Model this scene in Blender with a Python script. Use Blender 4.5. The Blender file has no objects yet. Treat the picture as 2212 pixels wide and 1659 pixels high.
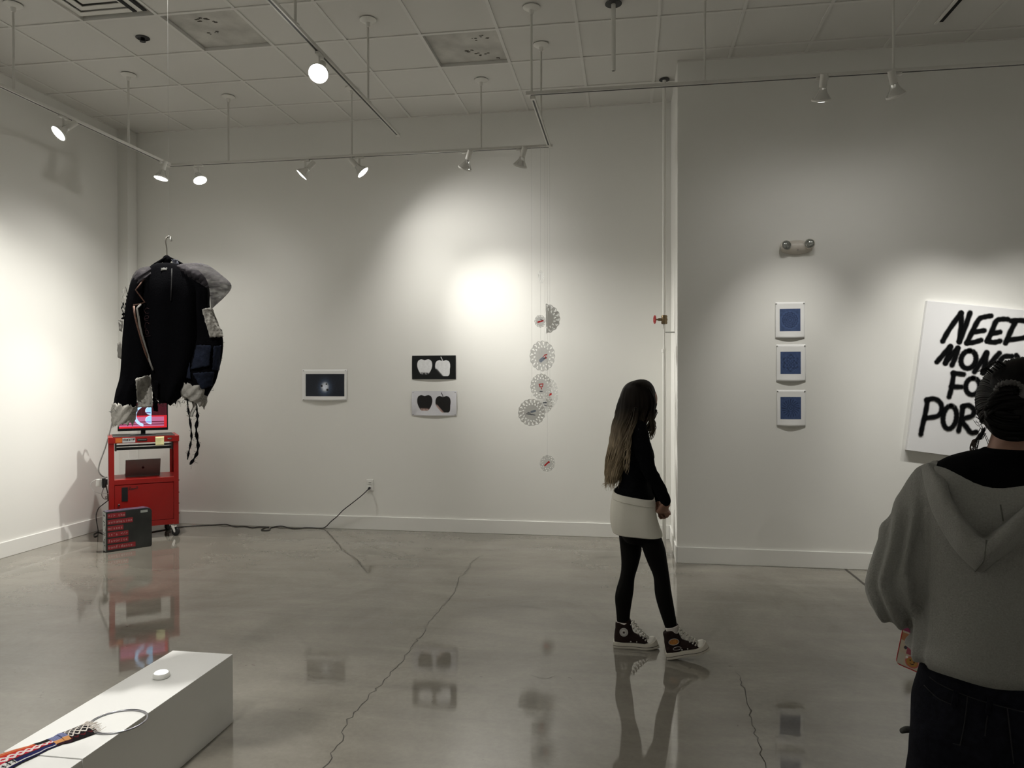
import bpy, bmesh, math, random
from mathutils import Vector, Matrix, noise

# ------------------------------------------------------------------ camera, world, exposure
scene = bpy.context.scene
COL = scene.collection
CAM = Vector((0.0, 0.0, 1.57))
FPX, YAW, PITCH, ROLL = 1588.0, -0.1566, -0.0072, -0.0013
cy_, sy_, cp_, sp_ = math.cos(YAW), math.sin(YAW), math.cos(PITCH), math.sin(PITCH)
FWD = Vector((sy_ * cp_, cy_ * cp_, sp_))
_r0 = Vector((cy_, -sy_, 0.0)); _u0 = _r0.cross(FWD)
RGT = math.cos(ROLL) * _r0 + math.sin(ROLL) * _u0
UPV = -math.sin(ROLL) * _r0 + math.cos(ROLL) * _u0
cam_data = bpy.data.cameras.new('camera')
cam = bpy.data.objects.new('camera', cam_data)
COL.objects.link(cam)
cam_data.sensor_fit = 'HORIZONTAL'
cam_data.sensor_width = 36.0
cam_data.lens = 36.0 * FPX / 2212.0
cam_data.clip_start = 0.05
cam.matrix_world = Matrix(((RGT.x, UPV.x, -FWD.x, CAM.x), (RGT.y, UPV.y, -FWD.y, CAM.y),
                           (RGT.z, UPV.z, -FWD.z, CAM.z), (0, 0, 0, 1)))
scene.camera = cam

world = bpy.data.worlds.new('world')
scene.world = world
world.use_nodes = True
world.node_tree.nodes['Background'].inputs[0].default_value = (0.9, 0.9, 0.85, 1)
world.node_tree.nodes['Background'].inputs[1].default_value = 0.05
scene.view_settings.view_transform = 'Standard'
scene.view_settings.look = 'None'
scene.view_settings.gamma = 1.0
scene.view_settings.use_curve_mapping = False
scene.view_settings.exposure = 0.24
scene.cycles.max_bounces = 7
scene.cycles.diffuse_bounces = 4
scene.cycles.glossy_bounces = 3
scene.cycles.transparent_max_bounces = 8
scene.cycles.use_adaptive_sampling = True
scene.cycles.adaptive_threshold = 0.05
scene.cycles.adaptive_min_samples = 16
scene.cycles.sample_clamp_indirect = 4.0
scene.cycles.caustics_reflective = False
scene.cycles.caustics_refractive = False

WARM = (1.0, 0.975, 0.915)

def spot_light(name, loc, aim, watts, cone=62.0, blend=1.0, radius=0.045, parent=None):
    """A spot beam; aim is a direction."""
    ld = bpy.data.lights.new(name, 'SPOT')
    ld.energy = watts
    ld.color = WARM
    ld.spot_size = math.radians(cone)
    ld.spot_blend = blend
    ld.shadow_soft_size = radius
    lo = bpy.data.objects.new(name, ld)
    COL.objects.link(lo)
    lo.location = loc
    lo.rotation_euler = Vector(aim).to_track_quat('-Z', 'Y').to_euler()
    if parent: lo.parent = parent
    return lo

# unseen spots: some are inferred track lamps, others fill added for ambient light
UNSEEN_SPOTS = [
    ((-4.35, 4.45, 3.42), (-0.85, 0.80, -1.05), 112, 62),   # washes the left wall
    ((-2.02, 2.93, 3.42), (0.0, -0.16, -1.0), 180, 60),      # over the plinths and the jacket
    ((-4.35, 2.40, 3.42), (-0.75, 0.15, -0.70), 125, 90),  # added fill, bounced off the near left wall
    ((-4.35, 0.20, 3.42), (-0.75, -0.2, -0.60), 125, 90),  # more added fill on the left wall
    ((3.20, 5.276, 3.42), (-0.10, 0.46, -0.95), 70, 58),    # right wall
    ((2.45, 5.276, 3.42), (0.05, 0.46, -0.95), 62, 58),
    ((4.10, 5.276, 3.42), (0.25, 0.50, -0.85), 80, 64),
    ((4.00, 1.50, 3.42), (0.80, 0.1, -0.60), 125, 90),       # added fill, bounced off the walls behind the camera
    ((2.00, -3.00, 3.42), (0.1, -0.8, -0.50), 125, 100),  # added fill on the front wall
    ((-2.00, -3.00, 3.42), (-0.1, -0.8, -0.50), 125, 100),  # added fill, other half of the front wall
    ((-1.91, 0.90, 3.42), (0.1, 0.50, -0.85), 130, 84),
]
for k, (l, a, w, c) in enumerate(UNSEEN_SPOTS):
    spot_light('unseen_spot', l, a, w, c)

# ------------------------------------------------------------------ helpers
def ray(px, py):
    return FWD + RGT * ((px - 1106.0) / FPX) + UPV * ((829.5 - py) / FPX)
def at_y(px, py, y):
    d = ray(px, py); return CAM + d * (y / d.y)
def at_z(px, py, z=0.0):
    d = ray(px, py); return CAM + d * ((z - CAM.z) / d.z)
def at_x(px, py, x):
    d = ray(px, py); return CAM + d * (x / d.x)

class Plane:
    """A standing plane through P0 facing the direction ang (from +y towards +x): gives local (u, z)."""
    def __init__(s, P0, ang):
        s.P0 = Vector(P0); a = math.radians(ang); s.ang = a
        s.n = Vector((math.sin(a), math.cos(a), 0)); s.r = Vector((math.cos(a), -math.sin(a), 0))
    def uz(s, px, py, v=0.0):
        d = ray(px, py)
        t = ((s.P0 - CAM).dot(s.n) + v) / d.dot(s.n)
        P = CAM + d * t
        return ((P - s.P0).dot(s.r), P.z)
    def loc(s, px, py, v=0.0):
        u, z = s.uz(px, py, v); return Vector((u, v, z))

def smoothstep(a, b, x):
    t = max(0.0, min(1.0, (x - a) / (b - a))); return t * t * (3 - 2 * t)
def lerp(a, b, t): return a + (b - a) * t
def interp(tab, x):
    """tab: sorted list of (x, values tuple)."""
    if x <= tab[0][0]: return tab[0][1]
    for (x0, v0), (x1, v1) in zip(tab, tab[1:]):
        if x <= x1:
            t = (x - x0) / (x1 - x0)
            return tuple(lerp(a, b, t) for a, b in zip(v0, v1))
    return tab[-1][1]
def catmull(pts, n=6, closed=False):
    pts = [Vector(p) for p in pts]; out = []
    m = len(pts)
    for i in range(m if closed else m - 1):
        if closed:
            p0, p1, p2, p3 = pts[(i - 1) % m], pts[i], pts[(i + 1) % m], pts[(i + 2) % m]
        else:
            p0, p1, p2, p3 = pts[max(i - 1, 0)], pts[i], pts[i + 1], pts[min(i + 2, m - 1)]
        for k in range(n):
            t = k / n
            out.append(0.5 * ((2 * p1) + (p2 - p0) * t + (2 * p0 - 5 * p1 + 4 * p2 - p3) * t * t
                              + (3 * p1 - p0 - 3 * p2 + p3) * t ** 3))
    if not closed: out.append(pts[-1].copy())
    return out

# ------------------------------------------------------------------ materials
MATS = {}
def mat(name, color, rough=0.5, metal=0.0, spec=0.5, var=0.0, var_scale=8.0, bump=0.0, bump_scale=60.0,
        emit=None, emit_strength=0.0, alpha=None, coat=0.0, sheen=0.0, stretch=None):
    if name in MATS: return MATS[name]
    m = bpy.data.materials.new(name); m.use_nodes = True
    nt = m.node_tree; b = nt.nodes['Principled BSDF']
    b.inputs['Base Color'].default_value = (*color, 1)
    b.inputs['Roughness'].default_value = rough
    b.inputs['Metallic'].default_value = metal
    b.inputs['Specular IOR Level'].default_value = spec
    if coat: b.inputs['Coat Weight'].default_value = coat
    if sheen:
        b.inputs['Sheen Weight'].default_value = sheen
        b.inputs['Sheen Roughness'].default_value = 0.6
    tc = nt.nodes.new('ShaderNodeTexCoord')
    src = tc.outputs['Object']
    if stretch:
        mp = nt.nodes.new('ShaderNodeMapping'); mp.inputs['Scale'].default_value = stretch
        nt.links.new(src, mp.inputs[0]); src = mp.outputs[0]
    if var:
        n = nt.nodes.new('ShaderNodeTexNoise'); n.inputs['Scale'].default_value = var_scale
        n.inputs['Detail'].default_value = 6
        nt.links.new(src, n.inputs['Vector'])
        r = nt.nodes.new('ShaderNodeValToRGB')
        r.color_ramp.elements[0].position = 0.3; r.color_ramp.elements[1].position = 0.7
        r.color_ramp.elements[0].color = (*[c * (1 - var) for c in color], 1)
        r.color_ramp.elements[1].color = (*[min(1, c * (1 + var)) for c in color], 1)
        nt.links.new(n.outputs[0], r.inputs[0]); nt.links.new(r.outputs[0], b.inputs['Base Color'])
    if bump:
        n = nt.nodes.new('ShaderNodeTexNoise'); n.inputs['Scale'].default_value = bump_scale
        n.inputs['Detail'].default_value = 4
        nt.links.new(src, n.inputs['Vector'])
        bp = nt.nodes.new('ShaderNodeBump'); bp.inputs['Strength'].default_value = bump
        bp.inputs['Distance'].default_value = 0.01
        nt.links.new(n.outputs[0], bp.inputs['Height']); nt.links.new(bp.outputs[0], b.inputs['Normal'])
    if emit:
        b.inputs['Emission Color'].default_value = (*emit, 1)
        b.inputs['Emission Strength'].default_value = emit_strength
    if alpha is not None:
        b.inputs['Alpha'].default_value = alpha
    MATS[name] = m
    return m

def color_attr_mat(name, rough=0.6, emit=0.0, use_alpha=False, spec=0.3):
    if name in MATS: return MATS[name]
    m = bpy.data.materials.new(name); m.use_nodes = True
    nt = m.node_tree; b = nt.nodes['Principled BSDF']
    a = nt.nodes.new('ShaderNodeAttribute'); a.attribute_name = 'Col'
    nt.links.new(a.outputs['Color'], b.inputs['Base Color'])
    b.inputs['Roughness'].default_value = rough
    b.inputs['Specular IOR Level'].default_value = spec
    if emit:
        nt.links.new(a.outputs['Color'], b.inputs['Emission Color'])
        b.inputs['Emission Strength'].default_value = emit
    if use_alpha:
        nt.links.new(a.outputs['Alpha'], b.inputs['Alpha'])
    MATS[name] = m
    return m

# ------------------------------------------------------------------ mesh builder
def world_of(o):
    M = o.matrix_basis.copy()
    while o.parent:
        o = o.parent; M = o.matrix_basis @ M
    return M

class MB:
    def __init__(s):
        s.v = []; s.f = []; s.m = []; s.c = None
    def add(s, verts, faces, mi=0):
        o = len(s.v)
        s.v += [Vector(p) for p in verts]
        s.f += [tuple(i + o for i in f) for f in faces]
        s.m += [mi] * len(faces)
        return s
    def box(s, c, size, M=None, mi=0):
        c = Vector(c); hx, hy, hz = size[0] / 2, size[1] / 2, size[2] / 2
        vs = [Vector((sx * hx, sy * hy, sz * hz)) for sx in (-1, 1) for sy in (-1, 1) for sz in (-1, 1)]
        vs = [(M @ p if M else p) + c for p in vs]
        return s.add(vs, [(0, 1, 3, 2), (4, 6, 7, 5), (0, 4, 5, 1), (2, 3, 7, 6), (0, 2, 6, 4), (1, 5, 7, 3)], mi)
    def loft(s, rings, cap0=True, cap1=True, closed=True, mi=0):
        n = len(rings[0]); vs = [p for r in rings for p in r]; fs = []
        for i in range(len(rings) - 1):
            for j in range(n if closed else n - 1):
                a, b = i * n + j, i * n + (j + 1) % n
                fs.append((a, b, b + n, a + n))
        if cap0: fs.append(tuple(reversed(range(n))))
        if cap1: fs.append(tuple(range((len(rings) - 1) * n, len(rings) * n)))
        return s.add(vs, fs, mi)
    def tube(s, pts, r, n=8, closed=False, flat=1.0, up=None, mi=0, cap=True):
        pts = [Vector(p) for p in pts]
        rs = r if isinstance(r, (list, tuple)) else [r] * len(pts)
        rings = []; ref = None
        for i, p in enumerate(pts):
            if closed: t = pts[(i + 1) % len(pts)] - pts[i - 1]
            else: t = pts[min(i + 1, len(pts) - 1)] - pts[max(i - 1, 0)]
            if t.length < 1e-9: t = Vector((0, 0, 1))
            t.normalize()
            if ref is None:
                ref = Vector(up) if up else (Vector((0, 0, 1)) if abs(t.z) < 0.9 else Vector((1, 0, 0)))
            u = ref - t * ref.dot(t)
            if u.length < 1e-6: u = t.orthogonal()
            u.normalize(); w = t.cross(u); ref = u
            rings.append([p + (u * math.cos(2 * math.pi * k / n) * flat + w * math.sin(2 * math.pi * k / n)) * rs[i] for k in range(n)])
        if closed:
            rings.append(rings[0]); return s.loft(rings, False, False, mi=mi)
        return s.loft(rings, cap, cap, mi=mi)
    def limb(s, pts, radii, n=14, sub=4, flat=1.0, up=None):
        """Round-ended tapering limb through the points."""
        ps = catmull(pts, sub); m = len(ps); k = len(pts) - 1
        rs = []
        for i in range(m):
            x = i / sub; a = min(int(x), k - 1) if k > 0 else 0
            rs.append(lerp(radii[a], radii[min(a + 1, k)], x - a))
        d0 = (ps[0] - ps[1]).normalized(); d1 = (ps[-1] - ps[-2]).normalized()
        head = [(ps[0] + d0 * rs[0] * f, rs[0] * g) for f, g in ((0.95, 0.3), (0.72, 0.7), (0.38, 0.92))]
        tail = [(ps[-1] + d1 * rs[-1] * f, rs[-1] * g) for f, g in ((0.38, 0.92), (0.72, 0.7), (0.95, 0.3))]
        P = [p for p, _ in head] + ps + [p for p, _ in tail]
        R = [q for _, q in head] + rs + [q for _, q in tail]
        return s.tube(P, R, n, flat=flat, up=up)
    def ellipsoid(s, c, r, M=None, nu=16, nv=10, mi=0):
        c = Vector(c); rings = []
        for i in range(1, nv):
            th = math.pi * i / nv
            ring = []
            for j in range(nu):
                ph = 2 * math.pi * j / nu
                p = Vector((r[0] * math.sin(th) * math.cos(ph), r[1] * math.sin(th) * math.sin(ph), -r[2] * math.cos(th)))
                ring.append((M @ p if M else p) + c)
            rings.append(ring)
        return s.loft(rings, mi=mi)
    def lathe(s, prof, n=24, M=None, cap0=True, cap1=True, mi=0):
        rings = []
        for r, z in prof:
            ring = [Vector((r * math.cos(2 * math.pi * k / n), r * math.sin(2 * math.pi * k / n), z)) for k in range(n)]
            rings.append([M @ p for p in ring] if M else ring)
        return s.loft(rings, cap0, cap1, mi=mi)
    def grid(s, nx, ny, fn, mi=0):
        vs = [fn(i / nx, j / ny) for j in range(ny + 1) for i in range(nx + 1)]
        fs = [(j * (nx + 1) + i, j * (nx + 1) + i + 1, (j + 1) * (nx + 1) + i + 1, (j + 1) * (nx + 1) + i)
              for j in range(ny) for i in range(nx)]
        return s.add(vs, fs, mi)
    def transform(s, M):
        s.v = [M @ p for p in s.v]; return s
    def mesh(s, name):
        me = bpy.data.meshes.new(name)
        me.from_pydata([tuple(p) for p in s.v], [], s.f)
        if any(s.m): me.polygons.foreach_set('material_index', s.m)
        me.update()
        return me
    def build(s, name, mats, parent=None, smooth=None, bevel=0.0, space='world', solid=0.0, recalc=True):
        """smooth: None = flat, a number = smooth below that angle in degrees."""
        me = s.mesh(name)
        bm = bmesh.new(); bm.from_mesh(me)
        if solid:
            bmesh.ops.recalc_face_normals(bm, faces=bm.faces)
            bmesh.ops.solidify(bm, geom=bm.faces[:], thickness=solid)
        if bevel:
            es = [e for e in bm.edges if len(e.link_faces) == 2 and e.calc_face_angle(0) > math.radians(35)]
            bmesh.ops.bevel(bm, geom=es, offset=bevel, segments=2, affect='EDGES', profile=0.6, clamp_overlap=True)
        if recalc: bmesh.ops.recalc_face_normals(bm, faces=bm.faces)
        bm.to_mesh(me); bm.free()
        return link_mesh(me, name, mats, parent, smooth, space)

def link_mesh(me, name, mats, parent=None, smooth=None, space='world'):
    me.materials.clear()
    for m in (mats if isinstance(mats, (list, tuple)) else [mats]): me.materials.append(m)
    o = bpy.data.objects.new(name, me)
    COL.objects.link(o)
    if parent:
        o.parent = parent
        if space == 'world': me.transform(world_of(parent).inverted())
    if smooth is not None:
        me.polygons.foreach_set('use_smooth', [True] * len(me.polygons))
        if smooth < 180: me.set_sharp_from_angle(angle=math.radians(smooth))
    me.update()
    return o

def fused(mb, name, mats, parent=None, voxel=0.008, smooth_it=4, displace=None, space='world', factor=0.5):
    """Fuse overlapping closed pieces into one continuous skin."""
    me = mb.mesh(name)
    o = bpy.data.objects.new(name, me); COL.objects.link(o)
    r = o.modifiers.new('r', 'REMESH'); r.mode = 'VOXEL'; r.voxel_size = voxel
    if smooth_it:
        sm = o.modifiers.new('s', 'SMOOTH'); sm.factor = factor; sm.iterations = smooth_it
    dg = bpy.context.evaluated_depsgraph_get()
    new = bpy.data.meshes.new_from_object(o.evaluated_get(dg))
    bpy.data.objects.remove(o); bpy.data.meshes.remove(me)
    new.name = name
    if displace:
        nrm = [v.normal.copy() for v in new.vertices]
        for v, nn in zip(new.vertices, nrm): v.co = displace(v.co.copy(), nn)
    new.update()
    return link_mesh(new, name, mats, parent, 180, space)

def thing(name, label, cat, loc=(0, 0, 0), rotz=0.0, group=None):
    o = bpy.data.objects.new(name, None); COL.objects.link(o)
    o.empty_display_size = 0.1
    o.location = loc; o.rotation_euler = (0, 0, rotz)
    return tag(o, label, cat, group)
def tag(o, label, cat, group=None):
    o['label'] = label; o['category'] = cat
    if group: o['group'] = group
    return o
def struct(o):
    o['kind'] = 'structure'; return o

def picture(name, w, h, nx, ny, fn, material, parent, M):
    """A flat picture: a fine grid carrying colours; fn(x, y) with x, y in 0..1, y up. M places it (x right, y up)."""
    me = bpy.data.meshes.new(name)
    vs = []; cols = []; fs = []
    for j in range(ny + 1):
        for i in range(nx + 1):
            x, y = i / nx, j / ny
            vs.append(tuple(M @ Vector(((x - .5) * w, (y - .5) * h, 0))))
            c = fn(x, y); cols += [c[0], c[1], c[2], c[3] if len(c) > 3 else 1.0]
    for j in range(ny):
        for i in range(nx):
            a = j * (nx + 1) + i; fs.append((a, a + 1, a + nx + 2, a + nx + 1))
    me.from_pydata(vs, [], fs)
    ca = me.color_attributes.new('Col', 'FLOAT_COLOR', 'POINT')
    ca.data.foreach_set('color', cols)
    me.update()
    return link_mesh(me, name, material, parent, None, 'world')

def text_mesh(lines, size, M, name, material, parent, step=None, lead=1.2, depth=0.0):
    """Lettering as a mesh; step = fixed advance per character."""
    allv = []; allf = []
    dgs = []
    for li, line in enumerate(lines):
        chars = [(c, i * step) for i, c in enumerate(line)] if step else [(line, 0)]
        for ch, x in chars:
            if ch.strip() == '': continue
            cu = bpy.data.curves.new('t', 'FONT'); cu.body = ch; cu.size = size; cu.extrude = depth
            cu.resolution_u = 3
            if step: cu.align_x = 'CENTER'
            ob = bpy.data.objects.new('t', cu); COL.objects.link(ob)
            dg = bpy.context.evaluated_depsgraph_get()
            me = bpy.data.meshes.new_from_object(ob.evaluated_get(dg))
            o0 = len(allv)
            allv += [Vector((v.co.x + x + (step * .5 if step else 0), v.co.y - li * size * lead, v.co.z)) for v in me.vertices]
            allf += [tuple(i + o0 for i in p.vertices) for p in me.polygons]
            bpy.data.objects.remove(ob); bpy.data.curves.remove(cu); bpy.data.meshes.remove(me)
    mb = MB(); mb.add([M @ v for v in allv], allf)
    return mb.build(name, material, parent, recalc=False)
# ------------------------------------------------------------------ the room
XL, YB, YR, XJ, ZC = -5.434, 7.327, 6.40, 0.4135, 4.26
XE, YF = 5.2, -4.2
GX, GY, T = -5.26, 7.407, 0.6096

wall_paint = mat('wall_paint', (0.80, 0.795, 0.76), rough=0.55, spec=0.3)
trim_paint = mat('trim_paint', (0.80, 0.795, 0.765), rough=0.35, spec=0.4)
tile_white = mat('ceiling_tile', (0.70, 0.69, 0.66), rough=0.9, spec=0.1)
grid_white = mat('ceiling_grid_metal', (0.72, 0.71, 0.68), rough=0.4)

def concrete():
    m = bpy.data.materials.new('polished_concrete'); m.use_nodes = True
    nt = m.node_tree; N = nt.nodes; L = nt.links; b = N['Principled BSDF']
    tc = N.new('ShaderNodeTexCoord')
    def noise_tex(scale, detail=6, rough=0.6, sc=(1, 1, 1), dist=0.0):
        mp = N.new('ShaderNodeMapping'); mp.inputs['Scale'].default_value = sc
        L.new(tc.outputs['Object'], mp.inputs[0])
        n = N.new('ShaderNodeTexNoise'); n.inputs['Scale'].default_value = scale
        n.inputs['Detail'].default_value = detail; n.inputs['Roughness'].default_value = rough
        n.inputs['Distortion'].default_value = dist
        L.new(mp.outputs[0], n.inputs['Vector']); return n.outputs[0]
    def ramp(src, stops):
        r = N.new('ShaderNodeValToRGB')
        while len(r.color_ramp.elements) < len(stops): r.color_ramp.elements.new(0.5)
        for e, (p, c) in zip(r.color_ramp.elements, stops):
            e.position = p; e.color = (*c, 1) if isinstance(c, tuple) else (c, c, c, 1)
        L.new(src, r.inputs[0]); return r.outputs[0]
    def mix(f, a, c, typ='MULTIPLY'):
        x = N.new('ShaderNodeMix'); x.data_type = 'RGBA'; x.blend_type = typ
        if isinstance(f, float): x.inputs['Factor'].default_value = f
        else: L.new(f, x.inputs['Factor'])
        L.new(a, x.inputs['A']); L.new(c, x.inputs['B']); return x.outputs['Result']
    big = ramp(noise_tex(0.9, 7, 0.62, dist=0.6), [(0.28, (0.148, 0.136, 0.113)), (0.5, (0.212, 0.197, 0.166)), (0.74, (0.275, 0.258, 0.222))])
    streak = ramp(noise_tex(2.2, 5, 0.6, (0.35, 1.6, 1), 0.5), [(0.35, 0.80), (0.65, 1.08)])
    c = mix(0.75, big, streak)
    fine = ramp(noise_tex(38, 4, 0.7), [(0.35, 0.9), (0.65, 1.06)])
    c = mix(0.6, c, fine)
    speck = ramp(noise_tex(14, 2, 0.5, dist=1.5), [(0.745, 1.0), (0.78, 0.55)])
    c = mix(0.8, c, speck)
    L.new(c, b.inputs['Base Color'])
    rr = N.new('ShaderNodeMapRange'); rr.inputs['From Min'].default_value = 0.3; rr.inputs['From Max'].default_value = 0.75
    rr.inputs['To Min'].default_value = 0.015; rr.inputs['To Max'].default_value = 0.075
    L.new(noise_tex(1.7, 6, 0.65, dist=0.4), rr.inputs['Value']); L.new(rr.outputs[0], b.inputs['Roughness'])
    bp = N.new('ShaderNodeBump'); bp.inputs['Strength'].default_value = 0.045; bp.inputs['Distance'].default_value = 0.004
    L.new(noise_tex(16, 4, 0.6, (0.6, 1.4, 1)), bp.inputs['Height']); L.new(bp.outputs[0], b.inputs['Normal'])
    b.inputs['IOR'].default_value = 1.6
    b.inputs['Specular IOR Level'].default_value = 0.80
    return m

floor = struct(MB().box(((XL + XE) / 2, (YF + YB) / 2, -0.05), (XE - XL + .3, YB - YF + .3, 0.1)).build('floor', concrete()))
struct(MB().box((XL - .06, (YF + YB) / 2, ZC / 2), (0.12, YB - YF + .24, ZC)).build('wall_left', wall_paint))
struct(MB().box(((XL + XJ) / 2, YB + .06, ZC / 2), (XJ - XL, 0.12, ZC)).build('wall_back', wall_paint))
struct(MB().box(((XJ + XE) / 2, (YR + YB + .12) / 2, ZC / 2), (XE - XJ, YB + .12 - YR, ZC)).build('wall_right', wall_paint, bevel=0.006))
struct(MB().box((XE + .06, (YF + YR) / 2, ZC / 2), (0.12, YR - YF + .24, ZC)).build('wall_east', wall_paint))
struct(MB().box(((XL + XE) / 2, YF - .06, ZC / 2), (XE - XL + .24, 0.12, ZC)).build('wall_front', wall_paint))
# boxed pipe chase in the far corner
struct(MB().box((XL + .035, YB - .075, ZC / 2), (0.17, 0.15, ZC)).build('trim_1', wall_paint, bevel=0.004))

BH = 0.138
def baseboard(name, x0, y0, x1, y1):
    cx, cy = (x0 + x1) / 2, (y0 + y1) / 2
    sx, sy = abs(x1 - x0), abs(y1 - y0)
    struct(MB().box((cx, cy, BH / 2), (sx, sy, BH)).build(name, trim_paint, bevel=0.004))
baseboard('baseboard_left', XL, YF, XL + .014, YB - .152)
baseboard('baseboard_back', XL + .122, YB - .014, XJ - .016, YB)
baseboard('baseboard_return', XJ - .014, YR - .014, XJ, YB)
baseboard('baseboard_right', XJ, YR - .014, XE, YR)

# ceiling: tiles, leaving out the recessed cells
RECESS = {(3, 3), (6, 2), (2, 4)}
mb = MB()
for ci in range(-1, 18):
    for ri in range(-1, 20):
        if (ci, ri) in RECESS: continue
        x0 = max(XL - .1, GX + ci * T); x1 = min(XE + .1, GX + (ci + 1) * T)
        y1 = min(YB + .1, GY - ri * T); y0 = max(YF - .1, GY - (ri + 1) * T)
        if x1 - x0 < .01 or y1 - y0 < .01: continue
        mb.box(((x0 + x1) / 2, (y0 + y1) / 2, ZC + .02), (x1 - x0, y1 - y0, .04))
ceiling = struct(mb.build('ceiling', tile_white))
mb = MB()
for ci in range(0, 18):
    x = GX + ci * T
    if XL < x < XE: mb.box((x, (YF + YB) / 2, ZC - .003), (0.024, YB - YF, .007))
for ri in range(1, 20):
    y = GY - ri * T
    if YF < y < YB: mb.box(((XL + XE) / 2, y, ZC - .0042), (XE - XL, 0.024, .007))
mb.box((XL + .011, (YF + YB) / 2, ZC - .003), (0.022, YB - YF, .006))
mb.box(((XL + XJ) / 2, YB - .011, ZC - .003), (XJ - XL, .022, .006))
mb.box(((XJ + XE) / 2, YR - .011, ZC - .003), (XE - XJ, .022, .006))
cg = mb.build('ceiling_grid', grid_white, ceiling)

dark_gap = mat('dark_gap', (0.012, 0.012, 0.012), rough=0.8)
def recess_walls(name, x0, x1, y0, y1, h, m, parent):
    mb = MB(); t = .012
    mb.box(((x0 + x1) / 2, y0 + t / 2, ZC + h / 2), (x1 - x0, t, h)); mb.box(((x0 + x1) / 2, y1 - t / 2, ZC + h / 2), (x1 - x0, t, h))
    mb.box((x0 + t / 2, (y0 + y1) / 2, ZC + h / 2), (t, y1 - y0 - 2 * t, h)); mb.box((x1 - t / 2, (y0 + y1) / 2, ZC + h / 2), (t, y1 - y0 - 2 * t, h))
    return mb.build(name, m, parent)

# unlit troffers: dusty diffusers with dead insects
random.seed(4)
diffuser = mat('dusty_diffuser', (0.50, 0.49, 0.455), rough=0.6, var=0.22, var_scale=5, bump=0.2, bump_scale=70)
bug = mat('insect_specks', (0.07, 0.062, 0.05), rough=0.9)
for (ci, ri), lab, spots in (((3, 3), 'dusty unlit ceiling light panel beside the black sprinkler opening', [(.3, .62), (.42, .6), (.36, .28), (.45, .22), (.52, .26), (.40, .24), (.55, .33)]),
                             ((6, 2), 'dusty unlit ceiling light panel with most dark specks, nearer the pipe', [(.62, .78), (.70, .76), (.58, .72), (.85, .9), (.48, .62), (.66, .28), (.74, .22), (.82, .3), (.53, .64)])):
    x0, x1 = GX + ci * T, GX + (ci + 1) * T; y1, y0 = GY - ri * T, GY - (ri + 1) * T
    t = thing('ceiling_light_panel', lab, 'ceiling light', ((x0 + x1) / 2, (y0 + y1) / 2, ZC), group='unlit ceiling light panels')
    recess_walls('frame', x0, x1, y0, y1, .034, grid_white, t)
    MB().box(((x0 + x1) / 2, (y0 + y1) / 2, ZC + .022), (T - .032, T - .032, .008)).build('diffuser', diffuser, t)
    mb = MB()
    for sx, sy in spots:
        for q in range(3):
            r = random.uniform(.004, .012)
            mb.ellipsoid((x0 + T * sx + random.gauss(0, .014), y0 + T * sy + random.gauss(0, .010), ZC + .018), (r * 1.4, r, .0015), nu=8, nv=4)
    o = mb.build('insect_specks', bug, t, 180); o['kind'] = 'stuff'

# air diffuser with concentric steps and two black slots
x0, x1 = GX + 2 * T, GX + 3 * T; y1, y0 = GY - 4 * T, GY - 5 * T; xc, yc = (x0 + x1) / 2, (y0 + y1) / 2
white_metal = mat('white_metal', (0.78, 0.77, 0.73), rough=0.35, spec=0.4)
t = thing('air_vent', 'square white ceiling air vent with dark slots at the top edge', 'air vent', (xc, yc, ZC))
recess_walls('frame', x0, x1, y0, y1, .06, white_metal, t)
MB().box((xc, yc, ZC + .055), (T - .03, T - .03, .006)).build('plenum', mat('grey_duct', (.30, .295, .28), rough=.7), t)  # duct back in one even grey
for k, s in enumerate((.52, .40, .27)):
    h = s / 2; w = .05; z = ZC + .012 + .010 * k; dx = -.035
    mb = MB()
    for sx, sy, lx, ly in ((0, 1, s, w), (0, -1, s, w), (1, 0, w, s - 2 * w), (-1, 0, w, s - 2 * w)):
        mb.box((xc + dx + sx * (h - w / 2), yc + sy * (h - w / 2), z), (lx, ly, .006))
    mb.build('louver_ring', white_metal, t, bevel=.002)
MB().box((xc - .035, yc, ZC + .042), (.17, .17, .006)).build('center_plate', white_metal, t)
for dx in (.165, .245):
    MB().box((xc + dx, yc + .05, ZC + .006), (.030, .40, .006)).build('dark_slot', dark_gap, t)

# black recessed sprinkler
sp = Vector((-3.775, 5.285, ZC))
black_plastic = mat('black_plastic', (0.010, 0.010, 0.011), rough=0.45)
t = thing('ceiling_sprinkler', 'small black round sprinkler opening in a ceiling tile', 'sprinkler', sp)
MB().lathe([(.052, -.001), (.052, -.006), (.040, -.012), (.036, -.004)], 28, Matrix.Translation(sp)).build('opening', black_plastic, t, 40)
MB().lathe([(.016, -.006), (.018, -.02), (.008, -.026), (.022, -.030), (.022, -.033)], 20, Matrix.Translation(sp)).build('sprinkler_head', black_plastic, t, 40)

# linear slot diffuser at the top right
t = thing('slot_vent', 'narrow black slot vent with white edge in ceiling', 'air vent', (2.32, 5.63, ZC))
MB().box((2.30, 5.63, ZC - .008), (.022, .78, .012)).build('edge_strip', white_metal, t, bevel=.002)
MB().box((2.325, 5.63, ZC - .009), (.024, .70, .012)).build('slot', dark_gap, t)

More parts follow.
